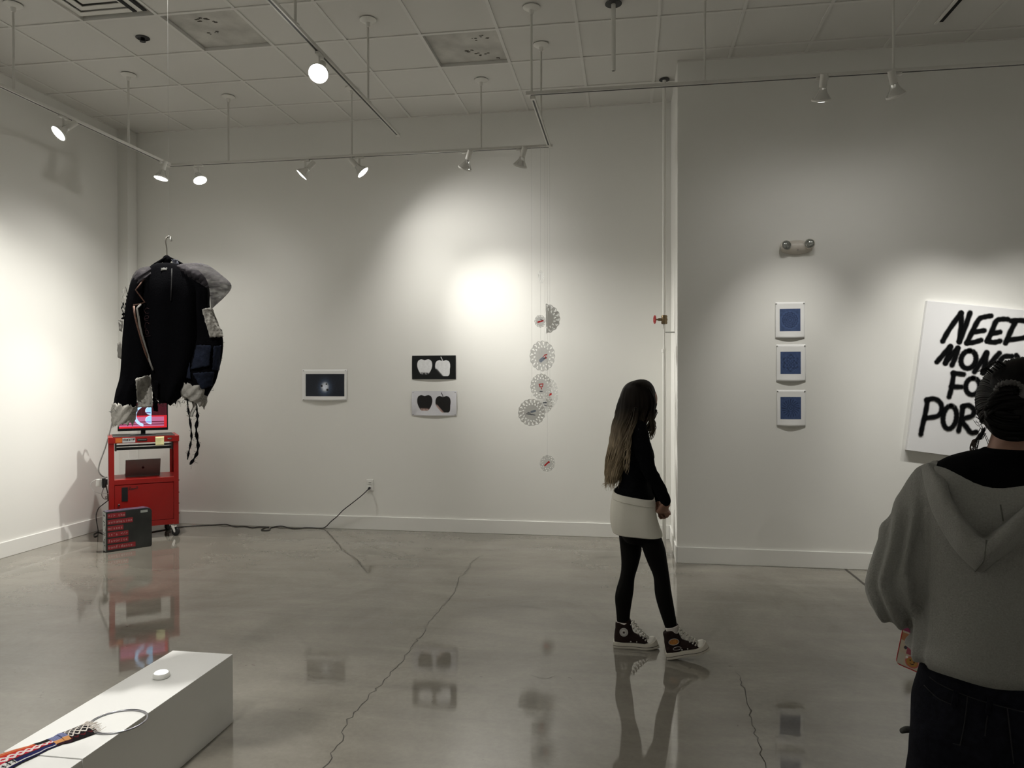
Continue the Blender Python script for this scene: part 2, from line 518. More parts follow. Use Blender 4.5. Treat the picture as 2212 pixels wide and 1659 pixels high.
# bare drop pipe hanging from the ceiling
pipe_white = mat('white_pipe_paint', (0.74, 0.73, 0.69), rough=0.4)
P = Vector((-0.103, 5.324, 0))
t = thing('hanging_pipe', 'short white pipe hanging open-ended from a black hole in the ceiling', 'pipe', (P.x, P.y, ZC))
MB().lathe([(.060, ZC - .010), (.060, ZC - .014), (.02, ZC - .015)], 24, Matrix.Translation(P)).build('ceiling_hole', black_plastic, t, 40)
MB().lathe([(.016, ZC - .012), (.016, 3.77), (.0125, 3.77), (.0125, 3.83)], 20, Matrix.Translation(P), cap1=False).build('pipe', pipe_white, t, 40)
MB().lathe([(.0124, 3.776), (.0124, 3.782)], 16, Matrix.Translation(P)).build('pipe_mouth', black_plastic, t, 40)

# riser pipe with a red-handled valve in the corner
P = Vector((0.322, 6.75, 0))
t = thing('riser_pipe', 'tall thin white pipe with a red-handled valve beside the wall corner', 'pipe', P)
MT = Matrix.Translation(P)
MB().lathe([(.046, ZC - .008), (.046, ZC - .013), (.02, ZC - .014)], 24, MT).build('ceiling_hole', black_plastic, t, 40)
MB().lathe([(.0165, ZC - .01), (.0165, 2.14)], 18, MT).build('upper_pipe', pipe_white, t, 40)
MB().lathe([(.012, 2.06), (.012, 1.82)], 18, MT).build('middle_pipe', pipe_white, t, 40)
MB().lathe([(.023, 1.835), (.023, 1.805)], 18, MT).build('coupling', pipe_white, t, 40)
MB().lathe([(.0165, 1.82), (.0165, .004)], 18, MT).build('lower_pipe', pipe_white, t, 40)
brass = mat('old_brass', (0.16, 0.115, 0.06), rough=0.4, metal=0.6, var=0.3, var_scale=30)
red_handle = mat('red_handle_paint', (0.35, 0.02, 0.02), rough=0.4)
mb = MB().lathe([(.024, 2.06), (.028, 2.07), (.026, 2.085), (.030, 2.10), (.026, 2.115), (.028, 2.13), (.022, 2.14)], 12, MT)
mb.tube([P + Vector((0, 0, 2.1)), P + Vector((-.05, -.01, 2.1)), P + Vector((-.058, -.012, 2.1)), P + Vector((-.075, -.016, 2.1))], [.014, .013, .008, .006], 10)
v = mb.build('valve_body', brass, t, 40)
hc = P + Vector((-.085, -.017, 2.1))
mb = MB(); ax = Vector((1, .2, 0)).normalized(); ay = Vector((-.2, 1, 0)); az = Vector((0, 0, 1))
mb.tube([hc + (ay * math.cos(a) + az * math.sin(a)) * .034 for a in [2 * math.pi * k / 20 for k in range(20)]], .006, 8, closed=True)
for k in range(5):
    a = 2 * math.pi * k / 5
    mb.tube([hc, hc + (ay * math.cos(a) + az * math.sin(a)) * .032], .005, 6)
mb.build('handwheel', red_handle, v, 40)
MB().box((P.x + .046, P.y, 1.985), (.09, .018, .012)).build('wall_bracket', mat('grey_bracket', (.45, .45, .43), rough=.4), t, bevel=.002)

# cracks in the slab
crack_m = mat('crack_line', (0.055, 0.05, 0.042), rough=0.8)
random.seed(11)
def crack(pts, w):
    ps = [at_z(*p, 0) for p in pts]; fine = []
    for a, b in zip(ps, ps[1:]):
        n = max(3, int((b - a).length / .035))
        for i in range(n):
            fine.append(a.lerp(b, i / n) + Vector((random.gauss(0, .006), random.gauss(0, .006), 0)))
    fine.append(ps[-1])
    L_, R_ = [], []
    for i, p in enumerate(fine):
        d = (fine[min(i + 1, len(fine) - 1)] - fine[max(i - 1, 0)]).normalized(); nn = Vector((-d.y, d.x, 0))
        ww = w * random.uniform(.4, 1.2) * (0.25 if i in (0, len(fine) - 1) else 1)
        L_.append(p + nn * ww + Vector((0, 0, .0006))); R_.append(p - nn * ww + Vector((0, 0, .0006)))
    return MB().loft([[a, b] for a, b in zip(L_, R_)], False, False, closed=False)
def cr(x, y): return (900 + x * 430 / 1349, 1130 + y * 430 / 1349)
for pts, w in (([cr(450, 215), cr(365, 265), cr(360, 310), cr(285, 370), cr(250, 480), cr(150, 590), cr(60, 700), cr(45, 760), cr(0, 785), (872, 1425), (815, 1485), (752, 1555), (735, 1600), (700, 1659), (690, 1700)], .0026),
               ([cr(0, 230), cr(180, 250), cr(350, 262)], .0016), ([cr(365, 310), cr(600, 312)], .0012),
               ([(705, 1147), (722, 1165), (740, 1190), (768, 1205), (795, 1240)], .0035),
               ([(755, 1160), (800, 1180), (860, 1200)], .0016),
               ([(1590, 1450), (1612, 1500), (1625, 1560), (1640, 1610), (1655, 1659), (1660, 1700)], .0024),
               ([cr(840, 330), cr(1000, 312)], .0010), ([cr(660, 560), cr(880, 578)], .0012), ([cr(760, 1020), cr(880, 1060), cr(940, 1030)], .0012)):
    crack(pts, w).build('crack', crack_m, floor, recalc=False)
# saw-cut joint beside the right-hand wall
MB().add([at_z(*p, .0006) for p in ((1823, 1229), (1829, 1229), (1905, 1290), (1898, 1290))], [(0, 1, 2, 3)]).build('saw_cut', crack_m, floor, recalc=False)

# ------------------------------------------------------------------ tracks and lamps
track_m = mat('track_metal', (0.66, 0.65, 0.61), rough=0.4, spec=0.4)
ZT = 3.643
def track(label, p0, p1, rods, groove=True):
    p0 = Vector((*p0, ZT)); p1 = Vector((*p1, ZT))
    t = thing('lighting_track', label, 'track light rail', ((p0 + p1) / 2), group='ceiling track rails')
    d = (p1 - p0); L = d.length; M = Matrix.Rotation(math.atan2(d.y, d.x), 3, 'Z')
    c = (p0 + p1) / 2
    rail = MB().box(c + Vector((0, 0, -.011)), (L, .034, .022), M).build('rail', track_m, t, bevel=.002)
    MB().box(c + Vector((0, 0, -.0225)), (L - .04, .012, .003), M).build('groove', mat('track_groove', (.05, .05, .048), rough=.6), rail)
    for e in (p0, p1):
        MB().box(e + Vector((0, 0, -.0125)), (.03, .038, .026), M).build('end_cap', track_m, t, bevel=.002)
    for x, y in rods:
        Q = Vector((x, y, 0)); MQ = Matrix.Translation(Q)
        r = MB().lathe([(.0085, ZT - .002), (.0085, ZC - .03)], 12, MQ).build('suspension_rod', track_m, t, 40)
        MB().lathe([(.062, ZC - .006), (.062, ZC - .010), (.045, ZC - .022), (.018, ZC - .028), (.013, ZC - .06), (.009, ZC - .062)], 28, MQ).build('ceiling_canopy', white_metal, r, 40)
        MB().box(Q + Vector((0, 0, ZT - .004)), (.028, .044, .012), M).build('rod_clip', track_m, r, bevel=.002)
    return t
track('long white track rail running along the left wall to the corner', (-4.35, 0.6), (-4.35, 6.458), [(-4.35, 4.663), (-4.35, 5.892), (-4.35, 3.43)])
track('white track rail parallel to the back wall carrying most lamps', (-4.38, 6.50), (-0.675, 6.50), [(-3.752, 6.5), (-2.523, 6.5), (-1.304, 6.5)])
track('short white track rail with no lamps above the hanging doilies', (-0.69, 5.37), (-0.69, 6.458), [(-0.69, 5.892)])
track('white track rail parallel to the right-hand wall, carrying two silver lamps', (-0.715, 5.29), (5.0, 5.29), [(-0.69, 5.29), (0.529, 5.29), (1.76, 5.29), (3.0, 5.29)])
track('white track rail hanging mid-room with one glaring lamp', (-1.92, -1.0), (-1.92, 5.99), [(-1.92, 5.28), (-1.92, 4.06), (-1.92, 2.8)])

silver = mat('silvered_glass', (0.72, 0.72, 0.70), rough=0.16, metal=0.75)
lens_m = mat('lit_lens', (1, 1, 1), rough=0.3, emit=(1.0, 0.985, 0.95), emit_strength=14.0)
socket_m = mat('white_socket', (0.68, 0.67, 0.63), rough=0.45)
def lamp_proto():
    root = thing('track_lamp', 'x', 'spotlight')
    MB().box((0, 0, -.008), (.085, .026, .016)).build('adapter', track_m, root, bevel=.003)
    MB().box((0, 0, -.058), (.020, .006, .095)).build('stem', socket_m, root, bevel=.002)
    head = MB().lathe([(.010, .125), (.0235, .124), (.0245, .118), (.0245, .042), (.020, .036), (.020, .010)], 24).build('socket', socket_m, root, 40)
    refl = MB().lathe([(.018, .040), (.024, .036), (.027, .020), (.036, .000), (.050, -.020), (.060, -.034), (.0615, -.044), (.059, -.048)], 32, cap1=False).build('reflector_bulb', silver, root, 40)
    rim = MB().lathe([(.0625, -.036), (.0645, -.040), (.0645, -.048), (.061, -.050), (.058, -.047)], 32, cap0=False, cap1=False).build('rim', socket_m, root, 60)
    lens = MB().lathe([(.0585, -.046), (.045, -.051), (.025, -.0545), (.006, -.056)], 32).build('lens', lens_m, root, 180)
    return root
proto = lamp_proto()
HEAD = ('socket', 'reflector_bulb', 'rim', 'lens')
def place_lamp(first, xy, along, aim, watts, label, cone, spill):
    if first: r = proto; kids = {c.name.split('.')[0]: c for c in r.children}
    else:
        r = proto.copy(); COL.objects.link(r); kids = {}
        for ch in proto.children:
            if ch.type == 'LIGHT': continue
            c = ch.copy(); COL.objects.link(c); c.parent = r; kids[ch.name.split('.')[0]] = c
    r.location = (xy[0], xy[1], ZT - .024); r.rotation_euler = (0, 0, 0 if along == 'x' else math.pi / 2)
    r['label'] = label; r['group'] = 'track lamps'
    aim = Vector(aim).normalized()
    R = r.rotation_euler.to_matrix().inverted()
    q = (R @ aim).to_track_quat('-Z', 'Y').to_euler()
    for k in HEAD:
        kids[k].location = (0, 0, -.108); kids[k].rotation_euler = q
    loc = Vector(r.location) + Vector((0, 0, -.108)) + aim * .062
    spot_light('lamp_beam', R @ (loc - Vector(r.location)), R @ aim, watts, cone, parent=r)
    spot_light('lamp_spill', R @ (loc - Vector(r.location)), R @ aim, watts * spill, 150, parent=r)
LAMPS = [   # place on the rail, rail direction, aim, beam watts, beam angle, spill share, label
    ((-4.35, 5.13), 'y', (-.35, -.62, -.68), 110, 62, .30, 'glowing lamp on the left wall rail, farthest left in the photo'),
    ((-4.35, 6.36), 'y', (-.13, -.17, -.97), 240, 62, .30, 'glowing lamp aimed almost straight down at the rail corner'),
    ((-4.06, 6.50), 'x', (.42, -.22, -.88), 130, 70, .08, 'glowing lamp just right of the rail corner, aimed right'),
    ((-2.98, 6.50), 'x', (-.66, -.20, -.72), 190, 68, .13, 'lamp above the face print, edge-on and aimed left'),
    ((-2.45, 6.50), 'x', (.66, .12, -.70), 270, 68, .22, 'glowing lamp on the back rail aimed down to the right'),
    ((-1.44, 6.50), 'x', (-.42, .40, -.90), 30, 66, .22, 'silver lamp above the apple prints aimed at the back wall'),
    ((-0.94, 6.50), 'x', (-.34, .40, -.92), 30, 66, .22, 'silver lamp on the back rail nearest the doily threads'),
    ((-1.92, 4.40), 'y', (.15, -.72, -.66), 90, 62, .45, 'large glaring lamp on the mid-room rail'),
    ((1.306, 5.29), 'x', (.00, .45, -.95), 72, 56, .15, 'silver lamp on the right rail above the blue prints'),
    ((1.77, 5.29), 'x', (.34, .42, -.92), 64, 56, .15, 'tilted silver lamp on the right rail aimed toward the canvas'),
]
for i, (xy, al, aim, w, cone, spill, lab) in enumerate(LAMPS): place_lamp(i == 0, xy, al, aim, w, lab, cone, spill)
# ------------------------------------------------------------------ pictures on the walls
paper_m = mat('white_paper', (0.82, 0.82, 0.81), rough=0.7, spec=0.2)
pict_m = color_attr_mat('printed_picture', rough=0.45, spec=0.35)
pin_m = mat('steel_pin', (0.35, 0.35, 0.34), rough=0.35, metal=0.8)

def wall_sheet(label, name, cat, corners_px, wall_y, fn, img_px=None, group=None, nx=90, ny=60, bow=0.012, curl=0.006, pins=True, mask=None):
    """corners_px: left, top, right, bottom pixel box on the wall plane wall_y."""
    l, tp, r, bt = corners_px
    a = at_y(l, (tp + bt) / 2, wall_y); b = at_y(r, (tp + bt) / 2, wall_y)
    zt = at_y((l + r) / 2, tp, wall_y).z; zb = at_y((l + r) / 2, bt, wall_y).z
    w, h = b.x - a.x, zt - zb
    c = Vector(((a.x + b.x) / 2, wall_y, (zt + zb) / 2))
    def surf(x, y, off=0.0):           # x, y in 0..1, y up
        d = .003 + bow * (1 - y) ** 3 * math.sin(math.pi * x) + curl * math.sin(math.pi * y) * (abs(2 * x - 1) ** 4)
        return c + Vector(((x - .5) * w, -d - off, (y - .5) * h))
    t = thing(name, label, cat, c, group=group)
    MB().grid(24, 16, lambda x, y: surf(x, y)).build('sheet', paper_m, t, 180, solid=.0006)
    if img_px:
        L2, T2, R2, B2 = img_px
        ix0 = (L2 - l) / (r - l); ix1 = (R2 - l) / (r - l); iy1 = 1 - (T2 - tp) / (bt - tp); iy0 = 1 - (B2 - tp) / (bt - tp)
    else: ix0, ix1, iy0, iy1 = 0.0, 1.0, 0.0, 1.0
    class MM:
        def __matmul__(s, v):
            x = v.x + .5; y = v.y + .5
            return surf(lerp(ix0, ix1, x), lerp(iy0, iy1, y), .0012)
    picture('printed_image', 1, 1, nx, ny, fn, pict_m, t, MM())
    if pins:
        for px_, py_ in ((.03, .96), (.97, .96)) + (((.03, .04), (.97, .04)) if pins == 4 else ()):
            p = surf(px_, py_)
            MB().ellipsoid(p + Vector((0, -.004, 0)), (.006, .004, .0045), nu=10, nv=6).build('pin', pin_m, t, 180)
    return t

def face_art(x, y):
    yd = 1 - y; u = (x - .50) * 1.75; v = yd - .60
    g = math.exp(-((u / .22) ** 2 + (v / .28) ** 2))
    core = math.exp(-((u / .15) ** 2 + ((v + .02) / .20) ** 2) ** 2)
    c = [0.008 + .10 * g + .62 * core, 0.012 + .15 * g + .62 * core, 0.022 + .26 * g + .60 * core]
    for hx, hy, r in ((.415, .535, .045), (.535, .455, .034), (.565, .71, .050)):
        d = math.hypot((x - hx) * 1.75, yd - hy); k = smoothstep(r * .75, r * 1.35, d)
        c = [lerp(.006, q, k) for q in c]
    n = noise.noise(Vector((x * 22, y * 16, 3))) * .3 + 1
    return [q * n for q in c]
def apple_field(x, yd):
    """Positive inside either apple; also a 0..1 height within it."""
    best = -1; hh = 0; which = 0
    for k, (cx, top, bot, hw, lean) in enumerate(((.29, .16, .80, .172, 0), (.70, .20, .87, .172, .05))):
        t = (yd - top) / (bot - top)
        if 0 <= t <= 1:
            w = hw * interp([(0, (.50,)), (.03, (.68,)), (.08, (.83,)), (.16, (.93,)), (.27, (.99,)), (.40, (1.0,)), (.52, (.97,)), (.65, (.89,)), (.78, (.77,)), (.88, (.66,)), (.95, (.56,)), (1, (.44,))], t)[0]
            xx = x - cx - lean * smoothstep(.5, 1, t) * 1.0
            if k == 0 and t > .95 and abs(math.sin(xx * 60)) < .35: w *= .8
            if t < .06 * (1 - abs(xx) / .07): continue
            d = w - abs(xx)
            if d > best: best = d; hh = t; which = k
    stem = abs(x - (.685 + (.2 - yd) * -.25 + .01)) < .009 and .05 < yd < .23
    if stem: best = max(best, .05); hh = .2 if best == .05 else hh
    return best, hh, which
def apples(x, y, inv):
    yd = 1 - y
    d, t, k = apple_field(x, yd)
    ins = smoothstep(-.004, .006, d)
    n = noise.noise(Vector((x * 30, y * 18, 1.3)))
    if k == 0: dark = smoothstep(.80, .97, t) * (.5 + .9 * n + .3)
    else: dark = smoothstep(.02, .11, (yd - .50) - (x - .57) * 2.1) * (1 - smoothstep(.0, .3, x - .70)) * smoothstep(.45, .6, t)
    dark = max(0, min(1, dark))
    if not inv:
        v = .76 + .05 * n - .03 * abs(math.sin(x * 30)); v = lerp(v, .03, dark)
        bg = (.005, .006, .006)
        return [lerp(b, v * q, ins) for b, q in zip(bg, (1.0, 1.01, 1.03))]
    v = [.012, .011, .011]; pk = (.55, .38, .34)
    v = [lerp(a, b, dark * .8) for a, b in zip(v, pk)]
    bg = (.66 + .02 * n, .66 + .02 * n, .70)
    return [lerp(b, q, ins) for b, q in zip(bg, v)]

wall_sheet('photo print of a pale glowing face with dark holes on black, in a white border', 'photo_print', 'art print', (653.5, 798, 749.5, 866), YB, face_art,
           (661, 808, 744.5, 856), nx=110, ny=64, bow=.018, pins=4)
wall_sheet('black print of two white apples, the upper of the pair', 'photo_print', 'art print', (890.5, 768, 985, 819), YB, lambda x, y: apples(x, y, False), None, nx=150, ny=84, bow=.008, pins=False, curl=.004)
wall_sheet('white print of two black apples, below the black apple print', 'photo_print', 'art print', (890, 845, 986.5, 897.5), YB, lambda x, y: apples(x, y, True), None, nx=150, ny=84, bow=.008, pins=4, curl=.010)

def mandala(kind):
    def f(x, y):
        u = (x - .5) * 2; v = (y - .5) * 2 * 1.08
        r = math.hypot(u, v); a = math.atan2(v, u)
        n = noise.noise(Vector((x * 9, y * 9, kind * 5))) * .4 + noise.noise(Vector((x * 30, y * 30, kind * 7))) * .15
        if kind == 0: p = math.sin(r * 34) * .5 + math.cos(a * 16) * math.sin(r * 18) * .5 if r < .80 else (.9 if abs(r - .86) < .05 else .25)
        elif kind == 1: p = math.cos(a * 6) * math.cos(r * 16) * .7 + math.sin(u * 22) * math.sin(v * 22) * .5 if r < .84 + .05 * math.cos(a * 12) else .35
        else: p = math.sin(a * 20 + r * 6) * (.8 if .3 < r < .86 else .2) + (math.sin(r * 36) * .7 if r < .34 else 0) + (.7 if abs(r - .9) < .03 else 0)
        if kind == 2 and r > .93: p = .35
        t = max(0, min(1, .42 + .28 * p + .35 * n))
        return [lerp(.006, .085, t), lerp(.013, .14, t), lerp(.045, .30, t)]
    return f
for k, (sheet, img, lab) in enumerate((
        ((1674.5, 652.5, 1738, 731), (1684, 667, 1728.7, 715.6), 'topmost of three blue mandala prints under the emergency light'),
        ((1676.5, 744, 1740, 824.5), (1685.6, 759.8, 1729.5, 808.1), 'middle of three blue mandala prints, with a floral star motif'),
        ((1677.5, 842, 1740, 921.5), (1685.6, 857.5, 1730, 905.5), 'lowest of three blue mandala prints, with a bright ringed centre'))):
    wall_sheet(lab, 'cyanotype_print', 'art print', sheet, YR, mandala(k), img, 'blue mandala prints', nx=84, ny=90, bow=.016, pins=2)

# spray-lettered canvas, hung askew
canvas_m = mat('primed_canvas', (0.80, 0.80, 0.81), rough=0.8, bump=.15, bump_scale=500)
cw, chh, cth = .914, 1.215, .042
tilt = math.radians(7.1)
tl = at_y(2003, 649, YR - cth)
cxd = Vector((math.cos(tilt), 0, -math.sin(tilt))); cyd = Vector((math.sin(tilt), 0, math.cos(tilt)))
cc = tl + cxd * (cw / 2) - cyd * (chh / 2); cc.y = YR - cth / 2 - .001
t = thing('canvas_painting', 'large tilted white canvas spray-painted NEED MONEY FOR in black', 'painting', cc)
MC = Matrix(((cxd.x, 0, cyd.x), (0, 1, 0), (cxd.z, 0, cyd.z)))
MB().box(cc, (cw, cth, chh), MC).build('canvas', canvas_m, t, bevel=.003)
def crop6(x, y): return (1830 + x * 382 / 1320, 620 + y * 382 / 1320)
def ell(cx, cy, rx, ry, slant=0.0, n=14):
    return [(cx + rx * math.cos(a) + slant * -ry * math.sin(a), cy + ry * math.sin(a)) for a in [-math.pi / 2 + 2 * math.pi * k / n for k in range(n + 1)]]
STROKES = [
    # NEED
    [(713, 405), (760, 320), (850, 192)], [(852, 195), (850, 300), (836, 410)], [(838, 408), (880, 300), (917, 192)],
    [(1073, 215), (1030, 222), (985, 240), (940, 320), (893, 418)], [(950, 335), (1022, 324)], [(893, 418), (945, 412), (998, 396)],
    [(1198, 240), (1150, 240), (1112, 255), (1080, 330), (1045, 402)], [(1080, 348), (1140, 335)], [(1045, 404), (1095, 412), (1140, 402)],
    [(1258, 255), (1220, 330), (1182, 418)], [(1225, 252), (1310, 250), (1400, 285), (1410, 335), (1330, 375), (1200, 395)],
    # MONEY
    [(770, 442), (720, 500), (670, 558)], [(772, 445), (755, 505), (732, 568)], [(735, 565), (780, 505), (825, 455)], [(827, 455), (808, 520), (782, 582)],
    ell(905, 540, 56, 66, .12),
    [(1040, 488), (1000, 555), (950, 632)], [(1042, 490), (1030, 560), (1014, 640)], [(1016, 640), (1075, 560), (1135, 492)],
    [(1228, 516), (1165, 522), (1120, 590), (1070, 662)], [(1110, 600), (1180, 590)], [(1072, 662), (1150, 662)],
    [(1262, 508), (1292, 560)], [(1385, 510), (1300, 570), (1225, 680)],
    # FOR
    [(795, 640), (780, 740), (760, 818)], [(788, 640), (868, 650)], [(775, 742), (850, 744)],
    ell(936, 740, 52, 62, .05),
    [(1045, 702), (1032, 760), (1012, 818)], [(1040, 702), (1085, 694), (1110, 720), (1085, 758), (1035, 768), (1090, 825)],
    # last line, its end hidden behind the head
    [(600, 840), (585, 930), (560, 1040), (549, 1098)], [(590, 840), (650, 832), (695, 862), (704, 915), (675, 960), (590, 975)],
    ell(765, 970, 50, 86, .10),
    [(862, 888), (850, 980), (830, 1072)], [(858, 892), (905, 880), (945, 915), (930, 960), (858, 988), (895, 1050), (925, 1085), (962, 1080)],
]
black_spray = bpy.data.materials.new('black_spray_paint'); black_spray.use_nodes = True
_nt = black_spray.node_tree; _b = _nt.nodes['Principled BSDF']
_a = _nt.nodes.new('ShaderNodeAttribute'); _a.attribute_name = 'Col'
_nt.links.new(_a.outputs['Color'], _b.inputs['Base Color']); _nt.links.new(_a.outputs['Alpha'], _b.inputs['Alpha'])
_b.inputs['Roughness'].default_value = .8; _b.inputs['Specular IOR Level'].default_value = .08
vs, fs, cols = [], [], []
random.seed(2)
YL = YR - cth - .0025
for si, st in enumerate(STROKES):
    W = .0262 if si < 22 else .0250
    ps = catmull([at_y(*crop6(*q), YL) for q in st], 5)
    d0 = (ps[0] - ps[1]).normalized(); d1 = (ps[-1] - ps[-2]).normalized()
    P = [(ps[0] + d0 * W * e, e) for e in (1, .8, .6, .4, .2)] + [(p, 0) for p in ps] + [(ps[-1] + d1 * W * e, e) for e in (.2, .4, .6, .8, 1)]
    base = len(vs); NC = 10
    for i, (p, e) in enumerate(P):
        dd = (P[min(i + 1, len(P) - 1)][0] - P[max(i - 1, 0)][0]).normalized(); nn = Vector((-dd.z, 0, dd.x))
        wob = 1 + .07 * math.sin(i * 1.7 + si)
        for k in range(NC + 1):
            x = -1 + 2 * k / NC
            q = p + nn * (x * W * wob); vs.append((q.x, YL - si * .00012, q.z))
            al = 1 - smoothstep(.48, 1.0, math.hypot(x, e))
            cols += [.002, .0022, .0026, al]
    for i in range(len(P) - 1):
        for k in range(NC):
            a = base + i * (NC + 1) + k; fs.append((a, a + 1, a + NC + 2, a + NC + 1))
me = bpy.data.meshes.new('lettering'); me.from_pydata(vs, [], fs)
me.color_attributes.new('Col', 'FLOAT_COLOR', 'POINT').data.foreach_set('color', cols)
link_mesh(me, 'lettering', black_spray, t)

# twin-head emergency light
e0 = Vector((1.378, YR, 2.655))
em_m = mat('ivory_plastic', (0.60, 0.56, 0.50), rough=0.4)
t = thing('emergency_light', 'ivory twin-head emergency light high on the right-hand wall', 'emergency light', e0)
rings = []
for k in range(13):
    x = -1 + 2 * k / 12; hw = .122
    hh = .060 * (1 - .50 * abs(x) ** 2.0); dp = .062 * (1 - .45 * x * x)
    rings.append([e0 + Vector((x * hw, -dp * max(0, math.sin(a)) - .001, hh * math.cos(a))) for a in [math.pi * q / 12 for q in range(13)]])
MB().loft(rings, closed=True).build('housing', em_m, t, 50)
MB().box(e0 + Vector((0, -.060, -.030)), (.012, .004, .003)).build('indicator_slot', black_plastic, t)
clear_lens = mat('faceted_lens', (0.30, 0.31, 0.29), rough=0.12, metal=.55, var=.45, var_scale=90, stretch=(1, 1, 3))
for s, dz in ((-1, -.002), (1, .006)):
    c = e0 + Vector((s * .092, -.055, .012 + dz))
    M = Matrix.Translation(c) @ Matrix.Rotation(math.radians(82), 4, 'X') @ Matrix.Rotation(math.radians(-12 * s), 4, 'Y')
    h = MB().lathe([(.030, -.030), (.041, -.012), (.043, .008), (.040, .012)], 28, M).build('lamp_head', em_m, t, 50)
    MB().lathe([(.0395, .010), (.036, .018), (.024, .024), (.008, .026)], 28, M).build('lens', clear_lens, h, 180)

# wall outlet
o0 = Vector((-2.655, YB, .463))
plate_m = mat('white_plastic', (0.80, 0.80, 0.77), rough=0.3)
t = thing('wall_outlet', 'white wall outlet with a black plug in its lower socket', 'outlet', o0)
MB().box(o0 + Vector((0, -.004, 0)), (.074, .008, .118)).build('cover_plate', plate_m, t, bevel=.003)
for dz in (.026, -.026):
    s = MB().box(o0 + Vector((0, -.009, dz)), (.036, .004, .034)).build('socket', plate_m, t, bevel=.0015)
    mb = MB(); mb.box(o0 + Vector((-.007, -.0115, dz + .003)), (.003, .002, .010)); mb.box(o0 + Vector((.007, -.0115, dz + .003)), (.003, .002, .010))
    mb.build('slots', black_plastic, s)

# black extension cord from the outlet to the cart
rubber = mat('black_rubber', (0.010, 0.010, 0.011), rough=0.45)
def cr8(x, y): return (380 + x * 480 / 2212, 1020 + y * 480 / 2212)
def on_floor(px, py, r=.005):
    p = at_z(px, py, r)
    return p if p.y < YB - .03 else at_y(px, py, YB - .03)
plug = o0 + Vector((-.002, -.012, -.030))
hang = [plug + Vector((0, -.030, -.004))]
hp_ = [cr8(1850, 232), cr8(1750, 312), cr8(1665, 378), cr8(1605, 440), cr8(1545, 490), cr8(1495, 540)]
yend = on_floor(*cr8(1450, 556)).y
for i, q in enumerate(hp_): hang.append(at_y(*q, lerp(7.25, yend + .01, (i + 1) / (len(hp_) + 1))))
flo = [on_floor(*cr8(*q)) for q in ((1450, 556), (1300, 552), (1190, 560), (1110, 550), (1050, 536), (990, 542), (940, 556), (935, 572), (885, 580), (850, 572), (900, 550), (925, 548), (830, 545), (760, 551), (680, 538), (600, 541), (540, 530), (490, 519), (400, 524), (250, 531), (120, 538), (50, 545))]
flo += [on_floor(*q) for q in ((372, 1141), (345, 1146), (320, 1150))]
t = thing('extension_cord', 'long black cord running from the wall outlet along the floor to the red cart', 'power cord', flo[0])
MB().tube([plug + Vector((0, .005, 0)), plug + Vector((0, -.02, 0)), plug + Vector((0, -.034, -.004))], [.013, .012, .006], 12).build('plug', rubber, t, 50)
MB().tube(catmull(hang + flo, 6), .0048, 7).build('cable', rubber, t, 180)

# ------------------------------------------------------------------ red media cart
CA = math.radians(38.5)
cart_loc = Vector((-4.926, 6.366, 0))
CM = Matrix.Translation(cart_loc) @ Matrix.Rotation(CA, 4, 'Z')
red_m = mat('red_enamel', (0.30, 0.012, 0.010), rough=0.32, spec=0.5, bump=.03, bump_scale=300)
chrome = mat('chrome', (0.75, 0.75, 0.75), rough=0.12, metal=1.0)
mat_m = mat('ribbed_black_mat', (0.03, 0.027, 0.024), rough=0.7)
cart = thing('media_cart', 'red metal rolling cart with a cabinet door in the corner', 'cart', cart_loc, CA)
CW, CD = .612, .457
def cbox(name, x0, x1, y0, y1, z0, z1, m, parent=cart, bevel=.002):
    return MB().box(((x0 + x1) / 2, (y0 + y1) / 2, (z0 + z1) / 2), (x1 - x0, y1 - y0, z1 - z0)).transform(CM).build(name, m, parent, bevel=bevel)
for x0, y0 in ((0, 0), (CW - .045, 0), (0, CD - .03), (CW - .045, CD - .03)):
    sx = 1 if x0 == 0 else -1
    mb = MB(); fx = 0 if x0 == 0 else CW; fy = 0 if y0 == 0 else CD; sy = 1 if y0 == 0 else -1
    mb.box((fx + sx * .0225, fy + sy * .002, .54), (.045, .004, .84)); mb.box((fx + sx * .002, fy + sy * .02, .54), (.004, .036, .84))
    mb.transform(CM).build('leg', red_m, cart)
mb = MB(); mb.box((CW / 2, CD / 2, .999), (CW + .006, CD + .006, .014))
for y in (-.003, CD + .003): mb.box((CW / 2, y, .978), (CW + .010, .006, .058))
for x in (-.003, CW + .003): mb.box((x, CD / 2, .978), (.006, CD, .058))
top = mb.transform(CM).build('top', red_m, cart, bevel=.002)
cbox('top_mat', .035, CW - .03, .03, CD - .03, 1.006, 1.012, mat_m, top)
mb = MB(); mb.box((CW / 2, CD / 2, .591), (CW - .01, CD - .01, .008))
mb.box((CW / 2, .005, .571), (CW - .09, .006, .048)); mb.box((CW / 2, CD - .005, .571), (CW - .09, .006, .048))
for x in (.006, CW - .006): mb.box((x, CD / 2, .571), (.006, CD - .08, .048))
mb.transform(CM).build('shelf', red_m, cart, bevel=.0015)
mb = MB(); mb.box((CW / 2, CD / 2, .127), (CW - .012, CD - .012, .008)); mb.box((CW / 2, .006, .149), (CW - .09, .006, .052))
mb.box((CW / 2, CD - .006, .335), (CW - .012, .005, .42))
for x in (.0075, CW - .0075): mb.box((x, CD / 2, .335), (.005, CD - .012, .42))
mb.transform(CM).build('cabinet', red_m, cart)
door = cbox('door', .0475, CW - .0475, .003, .010, .178, .541, red_m, bevel=.0015)
cbox('pull_slot', .108, .160, .0005, .0035, .385, .520, black_plastic, door, bevel=0)
MB().lathe([(.012, 0), (.012, .006), (.009, .010), (.004, .010)], 16, CM @ Matrix.Translation((.082, .002, .352)) @ Matrix.Rotation(math.pi / 2, 4, 'X')).build('lock', chrome, door, 40)
